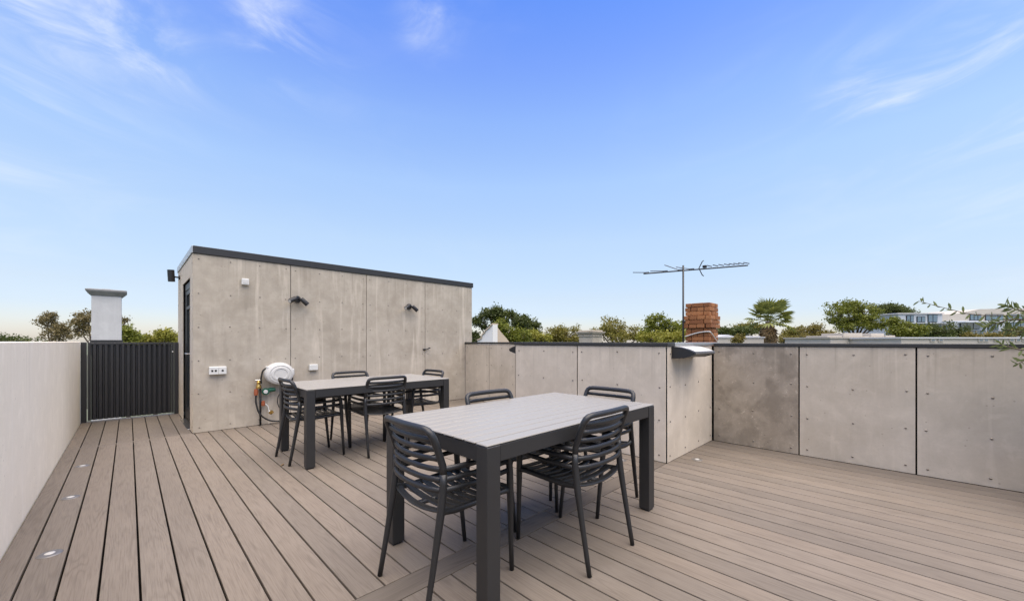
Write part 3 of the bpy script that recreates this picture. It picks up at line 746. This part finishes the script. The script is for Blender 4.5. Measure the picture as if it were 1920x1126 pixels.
MB().lathe([(.10, 2.30), (.10, 2.335), (.085, 2.335), (.085, 2.31)], (-.33, 12.22, 0), 'Z', 18).build('flue', 'stone', wc, 'auto')

# brick chimney
bx0, bx1, by0, by1 = 8.22, 8.72, 2.72, 3.19
bc = thing('chimney', 'red brick chimney with stepped top beyond the parapet', 'chimney', (8.47, 2.95, GZ))
CH_ = .0855; NB = 18; ZT = 1.985
MB().box((bx0 + .03, by0 + .03, GZ), (bx1 - .03, by1 - .03, ZT - .02)).build('core', 'mortar', bc)
MB().box((bx0 + .004, by0 + .004, GZ), (bx1 - .004, by1 - .004, ZT - NB * CH_ - .004)).build('stack_below', 'mortar', bc)
_br = {}
def brick(cx, cy, cz, lx, ly):
    k = (round(lx, 3), round(ly, 3))
    if k not in _br: _br[k] = MB().box((-lx / 2, -ly / 2, -.038), (lx / 2, ly / 2, .038), .004).mesh('brick', 'brick')
    inst('brick', _br[k], bc, (cx - 8.47 + random.uniform(-.004, .004), cy - 2.95 + random.uniform(-.004, .004), cz - GZ + random.uniform(-.002, .002)), (0, 0, random.uniform(-.012, .012)))
for c in range(NB):
    z = ZT - CH_ * (c + .5); e = .0
    if c in (3, 4, 5): e = .035
    elif c in (0,): e = .0
    elif c < 3: e = .006
    x0, x1, y0, y1 = bx0 - e, bx1 + e, by0 - e, by1 + e
    d = .105; odd = c % 2
    def run(a, b, fixed, axis):
        n = 2; L_ = (b - a) / n
        cuts = [a, (a + b) / 2, b] if odd else [a, a + L_ * .5, a + L_ * 1.5, b]
        for i in range(len(cuts) - 1):
            l = cuts[i + 1] - cuts[i] - .010; cc = (cuts[i] + cuts[i + 1]) / 2
            if axis == 'X': brick(cc, fixed, z, l, d)
            else: brick(fixed, cc, z, d, l)
    if odd:
        run(x0, x1, y0 + d / 2, 'X'); run(x0, x1, y1 - d / 2, 'X'); run(y0 + d + .01, y1 - d - .01, x0 + d / 2, 'Y'); run(y0 + d + .01, y1 - d - .01, x1 - d / 2, 'Y')
    else:
        run(x0 + d + .01, x1 - d - .01, y0 + d / 2, 'X'); run(x0 + d + .01, x1 - d - .01, y1 - d / 2, 'X'); run(y0, y1, x0 + d / 2, 'Y'); run(y0, y1, x1 - d / 2, 'Y')
cb = MB().tube(spline([(bx0 - .02, by1 + .01, 1.30), (bx0 - .015, (by0 + by1) / 2, 1.375), (bx0 - .015, by0 + .02, 1.40), (bx0 + .06, by0 - .02, 1.36), (bx0 + .3, by0 - .02, 1.24), (bx1, by0 - .02, 1.15)], 5), .011, 6).build('cable', 'white_plastic', bc, True)
# aerial
ax, ay = bx0 - .03, by1 + .035
an = thing('aerial', 'black television aerial on a mast by the brick chimney', 'antenna', (ax, ay, 1.2))
MB().tube([(ax, ay, .2), (ax, ay, 2.78)], .019, 8).build('mast', 'black', an, True)
d = Vector((.72, -.69, 0)); zb = 2.68
bo = MB().tube([Vector((ax, ay, zb - .075)) - d * .83, Vector((ax, ay, zb + .105)) + d * 1.36], .014, 6).build('boom', 'black', an)
sd_ = Vector((.69, .72, 0))
def on_boom(s): return Vector((ax, ay, zb + .015 + s * .082)) + d * s
for i, (s, l, dz) in enumerate(((-.80, .42, .12), (-.42, .42, .12), (-.10, .45, .34), (.13, .40, .20))):
    p = on_boom(s); MB().tube([p - sd_ * l * .5 + Vector((0, 0, -.03)), p, p + sd_ * l * .8 + Vector((0, 0, dz * .5)) - d * .14], .0085, 5).build('element', 'black', bo)
for s in (.55, .68, .80, .92, 1.02, 1.12, 1.22, 1.33):
    p = on_boom(s); MB().tube([p - sd_ * .09, p + sd_ * .10 + Vector((0, 0, .06))], .010, 5).build('element', 'black', bo)
for sg in (-1, 1):
    p = on_boom(.33); MB().tube([p, p + Vector((0, 0, sg * .14)) + d * .07, p + Vector((0, 0, sg * .16)) + d * .10], .010, 5).build('reflector', 'black', an)
p = on_boom(.45); MB().box(p - Vector((.035, .035, .0)), p + Vector((.035, .035, .05)), .008).build('junction_box', 'black', an)
MB().box((ax - .02, ay - .05, 1.6), (ax + .06, ay + .02, 1.63)).build('bracket', 'black', an)

# stone chimney and white gable in the middle distance
x, y = bearing(1107, 20)
sc = thing('chimney', 'old stone chimney with moulded cap beyond the middle of the parapet', 'chimney', (x, y, GZ))
w = .42
MB().box((x - w, y - w, GZ), (x + w, y + w, 1.46), .01).build('shaft', 'stone', sc)
for a, z0, z1 in ((.05, 1.462, 1.52), (.02, 1.522, 1.60), (.10, 1.602, 1.67), (.14, 1.672, 1.705), (.03, 1.707, 1.78)):
    MB().box((x - w - a, y - w - a, z0), (x + w + a, y + w + a, z1), .012).build('cap_course', 'stone', sc)
D = 15
gx, gy = bearing(924, D)
gb = thing('gable', 'white scrolled gable end with tan side seen over the far parapet', 'gable', (gx, gy, GZ))
prof = [(0, 1.86), (.10, 1.80), (.18, 1.72), (.30, 1.68), (.40, 1.62), (.48, 1.52), (.55, 1.50), (.62, 1.44), (.66, 1.32), (.78, 1.27), (.92, 1.24), (.92, GZ), (0, GZ)]
MB().prism([(gy + a, z) for a, z in prof], 'X', gx, gx + .25).build('gable_wall', 'gable_white', gb)
cp = [(gy + a, z + .002) for a, z in prof[:-2]] + [(gy + a, z + .05) for a, z in reversed(prof[:-2])]
MB().prism(cp, 'X', gx - .04, gx + .29).build('coping', 'gable_tan', gb)
MB().prism([(gx + .251, GZ), (gx + .251, 1.76), (gx + .45, 1.56), (gx + .75, 1.32), (gx + .95, 1.12), (gx + .95, GZ)], 'Y', gy, gy + .2).build('side_wall', 'gable_tan', gb)

# ---- houses and roofs to the right
def house(name, label, px0, px1, dist, ztop, depth, mat, roof='roofing', parts=()):
    (x0, y0), (x1, y1) = bearing(px0, dist), bearing(px1, dist)
    a = math.atan2(y1 - y0, x1 - x0); L_ = math.hypot(x1 - x0, y1 - y0)
    t = thing(name, label, 'building', (x0, y0, GZ), a)
    MB().box((0, 0, 0), (L_, depth, ztop - GZ)).build('wall', mat, t, world=False)
    MB().box((-.1, -.1, ztop - GZ + .003), (L_ + .1, depth + .1, ztop - GZ + .10)).build('coping', roof, t, world=False)
    return t, L_
def win(t, x0, x1, z0, z1, frame='wall_white'):
    o = MB().box((x0 - .06, -.05, z0 - GZ - .06), (x1 + .06, -.002, z1 - GZ + .06)).build('window', frame, t, world=False)
    MB().box((x0, -.06, z0 - GZ), (x1, -.052, z1 - GZ)).build('pane', 'winglass', o, world=False)
t, L_ = house('terrace_house', 'long low white roofed terrace in front of the modern block', 1690, 2000, 26, level(634.5, 26), 5, 'wall_cream')
for px in (1745, 1760, 1835, 1845, 1865, 1893, 1905, 1917): x = (px - 1690) / 310 * L_; win(t, x, x + .22, 1.24, 1.33, 'wall_cream')
t, L_ = house('terrace_house', 'cream stepped parapet roof left of the pine tree', 1557, 1690, 30, level(634, 30), 5, 'wall_cream', 'wall_cream')
for a, b, py in ((1557, 1585, 629), (1588, 1624, 624), (1640, 1665, 624.5), (1627, 1637, 630), (1668, 1686, 628.5)):
    x0 = (a - 1557) / 133 * L_; x1 = (b - 1557) / 133 * L_; MB().box((x0, .3, level(634, 30) - GZ + .103), (x1, 2.5, level(py, 30) - GZ), .02).build('parapet_step', 'wall_cream', t, world=False)
for px in (1595, 1603, 1612, 1622, 1634, 1645, 1655): x = (px - 1557) / 133 * L_; win(t, x, x + .2, 1.22, 1.31, 'wall_cream')
t, L_ = house('house', 'pale roofed house between brick chimney and palm', 1340, 1432, 40, level(633, 40), 6, 'wall_cream')
x0, x1 = 0.2, L_ * .42
MB().prism([(x0, level(633, 40) - GZ + .11), (x1, level(633, 40) - GZ + .11), ((x0 + x1) / 2 + .3, level(627, 40) - GZ)], 'Y', .1, 5).build('gable_roof', 'roofing', t, world=False)
MB().box((L_ * .5, .4, level(633, 40) - GZ + .11), (L_ * .98, 5, level(629.5, 40) - GZ)).build('roof', 'roofing', t, world=False)

# modern block
D = 62
(x0, y0), (x1, y1) = bearing(1698, D), bearing(1990, D)
a = math.atan2(y1 - y0, x1 - x0); L_ = math.hypot(x1 - x0, y1 - y0); k = L_ / 292
mb = thing('apartment_block', 'modern white and glass apartment block in the right distance', 'building', (x0, y0, GZ), a)
Z = lambda py: level(py, D) - GZ
MB().box((0, 1.2, 0), (85 * k, 12, Z(587.5)), .05).build('wall', 'wall_white', mb, world=False)
MB().box((86 * k, 0.2, 0), (292 * k, 12, Z(601)), .05).build('wall', 'wall_white', mb, world=False)
MB().prism([(86 * k, Z(601) + .01), (292 * k, Z(601) + .01), (292 * k, Z(575)), (170 * k, Z(577)), (125 * k, Z(586)), (86 * k, Z(588))], 'Y', 2.2, 12).build('upper_storey', 'wall_cream', mb, world=False)
MB().box((-.3, 1.0, Z(587.5) + .01), (86 * k, 12.2, Z(585.5))).build('roof', 'roofing', mb, world=False)
def mwin(p0, p1, a, b, yf, bars=1):
    o = MB().box((p0 * k, yf - .10, Z(b)), (p1 * k, yf - .003, Z(a))).build('window', 'cap', mb, world=False)
    n = bars + 1; w = (p1 - p0) * k / n
    for i in range(n): MB().box((p0 * k + w * i + .07, yf - .13, Z(b) + .08), (p0 * k + w * (i + 1) - .07, yf - .104, Z(a) - .08)).build('pane', 'winglass', o, world=False)
for p0, p1, a_, b_ in ((15, 29, 590, 603), (35, 51, 592, 603), (56, 74, 588.5, 603), (15, 29, 606, 618), (36, 46, 606, 618)): mwin(p0, p1, a_, b_, 1.2)
for p0, p1, a_, b_ in ((104, 140, 604, 616.5), (156, 176, 604, 618), (122, 152, 619, 634), (156, 186, 620, 634), (190, 230, 604, 618), (236, 285, 604, 618)): mwin(p0, p1, a_, b_, .2, 2)
for p0, p1 in ((150, 172), (180, 215), (222, 280)): mwin(p0, p1, 587, 599, 2.2, 2)
for p0, p1, py in ((100, 150, 603.5), (0, 84, 604.5)): MB().box((p0 * k, -.9 if p0 else .3, Z(py) - .12), (p1 * k, .19 if p0 else 1.19, Z(py))).build('balcony', 'wall_white', mb, world=False)
# far hill suburb roofs
D = 160
for i, (p0, p1, py, mt) in enumerate(((1352, 1372, 621, 'wall_white'), (1376, 1392, 618, 'wall_cream'), (1362, 1380, 626, 'roofing'), (1390, 1404, 624, 'wall_white'))):
    t, L_ = house('hill_house', ('tiny white house on the hill right of the brick chimney', 'tiny cream house highest on the hill behind the palm', 'tiny grey roofed house low on the hill', 'tiny white house on the hill beside the palm')[i], p0, p1, D + i * 4, level(py, D), 8, mt)

# ------------------------------------------------------------------ trees
def leaf_cloud(lobes, n, size, clump=10, thick=.45, droop=0.0, aspect=.55):
    """leaf-sized quads gathered in clumps through the shell of several ellipsoids"""
    vol = np.array([l[3] * l[4] * l[5] for l in lobes]) ** .67; vol = vol / vol.sum()
    nc = max(1, n // clump); li = rng.choice(len(lobes), nc, p=vol)
    Lb = np.array(lobes)[li]
    dr = rng.normal(size=(nc, 3)); dr /= np.linalg.norm(dr, axis=1)[:, None]
    rr = 1 - thick * rng.random(nc) ** 1.5
    rr *= 1 + .13 * rng.normal(size=nc)
    c = Lb[:, :3] + dr * rr[:, None] * Lb[:, 3:6]
    C = np.repeat(c, clump, 0) + rng.normal(size=(nc * clump, 3)) * size * 1.5
    N_ = len(C)
    a = rng.normal(size=(N_, 3)); a[:, 2] -= droop; a /= np.linalg.norm(a, axis=1)[:, None]
    b = np.cross(a, rng.normal(size=(N_, 3))); b /= np.linalg.norm(b, axis=1)[:, None]
    s = size * rng.uniform(.6, 1.3, (N_, 1))
    V = np.stack([C - a * s, C - b * s * aspect, C + a * s, C + b * s * aspect], 1).reshape(-1, 3)
    F_ = np.arange(N_ * 4).reshape(-1, 4)
    return V, F_
def np_mesh(name, V, F_, mat):
    me = bpy.data.meshes.new(name); me.vertices.add(len(V)); me.vertices.foreach_set('co', V.astype('f4').ravel())
    me.loops.add(F_.size); me.loops.foreach_set('vertex_index', F_.astype('i4').ravel())
    me.polygons.add(len(F_)); me.polygons.foreach_set('loop_start', np.arange(0, F_.size, F_.shape[1], dtype='i4'))
    me.materials.append(M[mat]); me.update(calc_edges=True); me.validate(); return me
def tree(name, label, dist, lobes_px, mat, n=3000, size=.16, trunk_r=.22, trunk_px=None, thick=.5, droop=0.0, clump=10, depth=1.0, group='trees beyond the roof deck', base=None):
    """lobes_px: (column, row, half-width, half-height) as surveyed at that distance"""
    s = dist / 727
    cx = trunk_px if trunk_px is not None else sum(l[0] for l in lobes_px) / len(lobes_px)
    x, y = bearing(cx, dist); gz = GZ if base is None else base
    t = thing(name, label, 'tree', (x, y, gz), 0, group)
    lobes = []
    for (px, py, rx, ry) in lobes_px:
        off = random.uniform(-.5, .5) * rx * s * depth
        lx, ly = bearing(px, dist); lobes.append((lx + FX * off - x, ly + FY * off - y, level(py, dist) - gz, rx * s * 1.2, rx * s * 1.2, ry * s * 1.22))
    zmin = min(l[2] - l[5] * .4 for l in lobes)
    m = MB(); fork = max(zmin - 1.2, zmin * .8)
    m.tube([(0, 0, -.1), (.05, .04, fork * .4), (-.04, .03, fork * .8), (0, 0, fork + .3)], [trunk_r * 1.25, trunk_r, trunk_r * .85, trunk_r * .7], 8)
    for l in lobes:
        p0 = Vector((0, 0, fork)); p1 = Vector(l[:3]); md = (p0 + p1) / 2 + Vector((random.uniform(-.2, .2), random.uniform(-.2, .2), -.15 * (p1 - p0).length * .5))
        m.tube(spline([p0, md, p1], 3), [trunk_r * .6, trunk_r * .52, trunk_r * .45, trunk_r * .38, trunk_r * .3, trunk_r * .22, trunk_r * .12], 6)
        for q in range(4):
            dv = Vector((random.gauss(0, 1), random.gauss(0, 1), random.gauss(.3, .7))).normalized()
            e = p1 + Vector((dv.x * l[3], dv.y * l[4], dv.z * l[5])) * .8; m.tube([p1 - (p1 - md) * .3, (p1 + e) / 2 + Vector((0, 0, .05)), e], [trunk_r * .22, trunk_r * .14, trunk_r * .05], 5)
    m.build('trunk', 'bark', t, True, world=False)
    sub = []                                   # every lobe breaks up into uneven boughs with gaps between
    for l in lobes:
        kk = random.randint(7, 10)
        for q in range(kk):
            dv = Vector((random.gauss(0, 1), random.gauss(0, 1), random.gauss(.15, .8))).normalized(); f_ = random.uniform(.5, .92); e = random.uniform(.26, .50)
            sub.append((l[0] + dv.x * l[3] * f_, l[1] + dv.y * l[4] * f_, l[2] + dv.z * l[5] * f_, l[3] * e, l[4] * e, max(l[5] * e * .8, l[3] * e * .45)))
    lobes = sub
    V, F_ = leaf_cloud(lobes, int(n * 1.9), size * .72, clump + 4, thick, droop)
    inst('crown', np_mesh('crown', V, F_, mat), t, (0, 0, 0))
    return t
tree('gum_tree', 'wispy gum tree at far left above the white wall', 34, [(88, 606, 12, 9), (104, 597, 15, 8), (120, 610, 10, 11), (98, 622, 20, 12), (116, 628, 18, 10)], 'leaf_gum', 1900, .12, .14, 104, .8)
tree('gum_tree', 'wispy gum tree standing behind the white chimney', 32, [(158, 597, 14, 13), (150, 616, 18, 14), (168, 606, 14, 18), (232, 606, 9, 12), (212, 622, 26, 16), (180, 625, 22, 14)], 'leaf_gum', 2600, .12, .15, 180, .8)
tree('hedge_tree', 'dark low tree line at the left edge above the white wall', 60, [(-30, 640, 40, 10), (14, 639, 30, 7), (48, 641, 22, 6)], 'leaf_dark', 2400, .22, .2)
tree('round_tree', 'green tree beside the white chimney above the gate', 30, [(243, 634, 12, 14), (236, 622, 8, 12)], 'leaf_mid', 1300, .13, .12)
tree('round_tree', 'yellow green tree above the right half of the gate', 36, [(280, 640, 18, 10), (300, 637, 20, 12), (322, 633, 18, 13), (262, 642, 16, 8)], 'leaf_bright', 2600, .15, .14)
tree('gum_tree', 'tall flat topped gum behind the white gable', 40, [(921, 588, 22, 10), (950, 592, 17, 10), (900, 605, 13, 9), (912, 618, 10, 9), (938, 608, 18, 9), (894, 634, 12, 9)], 'leaf_dark', 3600, .16, .22, 925, .75)
tree('dark_tree', 'dense dark tree right of the flat topped gum', 46, [(988, 612, 22, 15), (975, 606, 16, 11), (1000, 622, 16, 12)], 'leaf_dark', 3600, .20, .24)
tree('leafy_tree', 'mid green tree in front of the dark tree', 34, [(955, 622, 20, 16), (940, 614, 14, 10), (972, 628, 20, 14), (950, 640, 26, 10)], 'leaf_mid', 3600, .14, .18)
tree('round_tree', 'small golden green tree low over the parapet', 38, [(1000, 632, 17, 11), (1018, 636, 16, 9), (985, 638, 14, 8)], 'leaf_bright', 2000, .14, .15)
tree('round_tree', 'rounded olive green tree left of the stone chimney', 48, [(1048, 630, 20, 15), (1068, 628, 20, 14), (1034, 636, 16, 10), (1082, 638, 14, 9)], 'leaf_olive', 3200, .17, .2)
tree('feathery_tree', 'broad feathery tree right behind the stone chimney', 44, [(1150, 615, 26, 16), (1128, 622, 22, 13), (1175, 622, 22, 12), (1195, 632, 18, 9), (1145, 632, 34, 10)], 'leaf_olive', 4200, .15, .22)
tree('leafy_tree', 'bright leafy tree left of the brick chimney', 28, [(1232, 606, 20, 13), (1258, 612, 24, 14), (1220, 624, 22, 12), (1250, 630, 34, 12), (1275, 624, 18, 14)], 'leaf_mid', 3800, .12, .16)
tree('leafy_tree', 'yellow green shrubby tree low beside the brick chimney', 26, [(1215, 634, 18, 8), (1240, 634, 20, 8), (1268, 633, 18, 9)], 'leaf_bright', 1800, .11, .12)
tree('hill_tree', 'dark tree mass on the far hill right of the brick chimney', 150, [(1352, 624, 12, 6), (1368, 622, 14, 6), (1388, 622, 14, 6), (1404, 620, 14, 7)], 'leaf_dark', 2600, .5, .4)
tree('hill_tree', 'pale green hilltop tree behind the palm', 170, [(1388, 614, 14, 5), (1408, 613, 18, 6), (1430, 618, 16, 6)], 'leaf_olive', 2400, .5, .4)
tree('round_tree', 'golden shrub in front of the pale roof by the palm', 32, [(1387, 633, 7, 7), (1380, 638, 8, 5)], 'leaf_gold', 700, .10, .1)
tree('feathery_tree', 'low feathery tree just right of the palm', 50, [(1488, 622, 16, 8), (1478, 632, 16, 9), (1500, 632, 14, 8)], 'leaf_olive', 2000, .17, .18)
tree('round_tree', 'golden olive tree between palm and big tree', 36, [(1528, 624, 18, 13), (1545, 630, 14, 10), (1512, 634, 16, 9), (1478, 637, 14, 6)], 'leaf_gold', 3000, .13, .16)
tree('leafy_tree', 'big spreading green tree left of the stone pine', 44, [(1598, 572, 26, 9), (1566, 585, 18, 8), (1622, 582, 20, 10), (1580, 600, 22, 11), (1612, 604, 24, 12), (1632, 600, 18, 14), (1568, 612, 16, 9), (1640, 612, 14, 10)], 'leaf_mid', 5200, .15, .26, 1605, .65)
tree('stone_pine', 'umbrella shaped stone pine at the right', 70, [(1668, 578, 24, 7), (1648, 584, 14, 7), (1688, 584, 14, 7), (1670, 586, 26, 6)], 'leaf_dark', 3600, .22, .3, 1668, .7)
tree('round_tree', 'dense round tree in front of the modern block', 40, [(1696, 606, 15, 11), (1686, 620, 15, 11), (1708, 621, 16, 11)], 'leaf_mid', 3200, .14, .2)
tree('dark_tree', 'broad dark tree below the modern block windows', 46, [(1776, 615, 18, 9), (1752, 623, 16, 9), (1796, 624, 16, 8), (1772, 631, 34, 6)], 'leaf_dark', 3600, .16, .22)
tree('round_tree', 'small golden tree at the foot of the modern block', 42, [(1822, 628, 10, 6), (1870, 630, 16, 6), (1900, 626, 18, 9)], 'leaf_gold', 1800, .14, .15)

# fan palm
D = 48; s = D / 727
x, y = bearing(1441, D); zc = level(602, D)
pt = thing('palm_tree', 'fan palm with brown skirt above the right parapet', 'tree', (x, y, GZ), 0, 'trees beyond the roof deck')
MB().tube([(0, 0, -.1), (.05, 0, 3), (0, .05, zc - GZ)], [.42, .34, .30], 12).build('trunk', 'bark', pt, True, world=False)
def fan_leaf(mat, nb=13, pet=1.15, bl=1.0, drop=.28):
    m = MB(); m.tube([(0, 0, 0), (pet * .5, 0, .06), (pet, 0, 0)], [.035, .022, .015], 5)
    for i in range(nb):
        a = rad(-100 + 200 * i / (nb - 1)); c_, s_ = math.cos(a), math.sin(a); w = .10; l = bl * (.72 + .28 * math.cos(a / 1.6))
        P = [(pet, 0, 0), (pet + c_ * l * .55 - s_ * w, s_ * l * .55 + c_ * w, -.03), (pet + c_ * l, s_ * l, -drop * l * .6), (pet + c_ * l * .55 + s_ * w, s_ * l * .55 - c_ * w, .03)]
        m.add(P, [(0, 1, 2, 3)])
    return m.mesh('frond', mat, fix=False)
fl = [fan_leaf('palm'), fan_leaf('palm', 11, 1.45, .9, .45), fan_leaf('palm', 13, 1.0, 1.05, .2)]; fd = fan_leaf('palm_dry', 9, .7, .9, .9)
for i in range(30):
    az = i * 2.39996; el = rad(84 - 108 * (i / 29) ** .9)
    inst('frond', fl[i % 3], pt, (.10 * math.cos(az), .10 * math.sin(az), zc - GZ + .1), (random.uniform(-.4, .4), -el, az), (random.uniform(1.15, 1.5),) * 3)
for i in range(34):
    az = i * 2.39996 + .7; el = rad(-55 - 33 * random.random())
    inst('frond', fd, pt, (.15 * math.cos(az), .15 * math.sin(az), zc - GZ + .05 - .05 * i), (random.uniform(-.5, .5), -el, az), (random.uniform(1.0, 1.45),) * 3)

# potted olive just outside the right edge, its branches reaching in
ox, oy = 4.55, -.98
ot = thing('olive_tree', 'potted olive tree reaching into view at the right edge', 'tree', (ox, oy, 0))
MB().lathe([(.001, .002), (.17, .002), (.23, .42), (.245, .44), (.235, .47), (.21, .47), (.205, .43), (.001, .42)], (0, 0, 0), 'Z', 28).build('pot', 'terracotta', ot, 'auto', world=False)
tw = MB(); tw.tube(spline([(0, 0, .4), (.02, .01, .7), (-.02, .02, .95), (0, 0, 1.12)], 4), [.03] * 4 + [.027] * 4 + [.024] * 5, 8)
LV = []; LF = []
def olive_branch(pts, r, leaves, ll=.072):
    q = spline(pts, 8); n_ = len(q); tw.tube(q, [r * (1 - .75 * i / (n_ - 1)) for i in range(n_)], 6)
    for i in range(leaves):
        f_ = (i + .5) / leaves; f_ = .12 + .88 * f_; j = min(int(f_ * (n_ - 1)), n_ - 2); p = q[j].lerp(q[j + 1], f_ * (n_ - 1) - j); T = (q[j + 1] - q[j]).normalized()
        side = T.cross(Vector((0, 0, 1))).normalized(); upv = side.cross(T); a_ = i * 1.571 + random.uniform(-.5, .5)
        dv = (T * random.uniform(.3, .9) + side * math.cos(a_) + upv * math.sin(a_)).normalized()
        l = ll * random.uniform(.7, 1.25); wv = dv.cross(Vector((random.gauss(0, 1), random.gauss(0, 1), random.gauss(0, 1)))).normalized() * l * .15
        nv = dv.cross(wv).normalized() * l * .06
        b = len(LV); LV.extend([p, p + dv * l * .3 + wv * .8 + nv, p + dv * l * .7 + wv * .9 + nv, p + dv * l, p + dv * l * .7 - wv * .9 + nv, p + dv * l * .3 - wv * .8 + nv])
        LF.extend([(b, b + 1, b + 2, b + 3), (b, b + 3, b + 4, b + 5)])
def rel(px, py, dist): x, y = bearing(px, dist); return Vector((x - ox, y - oy, level(py, dist)))
top = Vector((0, 0, 1.1))
for pts, n_ in (([top, rel(1985, 600, 2.75), rel(1900, 592, 2.8), rel(1830, 590, 2.82), rel(1775, 578, 2.85), rel(1722, 564, 2.9)], 40),
                ([top, rel(1960, 610, 2.7), rel(1905, 598, 2.75), rel(1870, 606, 2.8), rel(1845, 612, 2.85)], 64),
                ([top, rel(1970, 590, 2.8), rel(1915, 582, 2.85), rel(1885, 572, 2.9)], 62),
                ([top, rel(1980, 640, 2.6), rel(1925, 655, 2.6), rel(1893, 650, 2.62), rel(1876, 645, 2.65)], 24),
                ([top, rel(1985, 655, 2.6), rel(1935, 670, 2.6), rel(1908, 682, 2.62)], 26),
                ([top, rel(1960, 620, 2.7), rel(1920, 622, 2.75), rel(1885, 618, 2.8)], 62)):
    olive_branch(pts, .006 if n_ == 40 and len(pts) == 6 else .008, n_, .046 if len(pts) == 6 else .056)
for k in range(16):
    a_ = k * 2.4; r_ = random.uniform(.25, .5)
    e = Vector((r_ * math.cos(a_) + .1, r_ * math.sin(a_) - .2, 1.15 + random.uniform(-.1, .65)))
    olive_branch([top - Vector((0, 0, .15)), (top + e) / 2 + Vector((0, 0, .08)), e], .008, 44)
tw.build('trunk', 'bark', ot, True, world=False)
inst('crown', (lambda me: me)(MB().add(LV, LF).mesh('crown', 'leaf_tree', fix=False)), ot, (0, 0, 0))
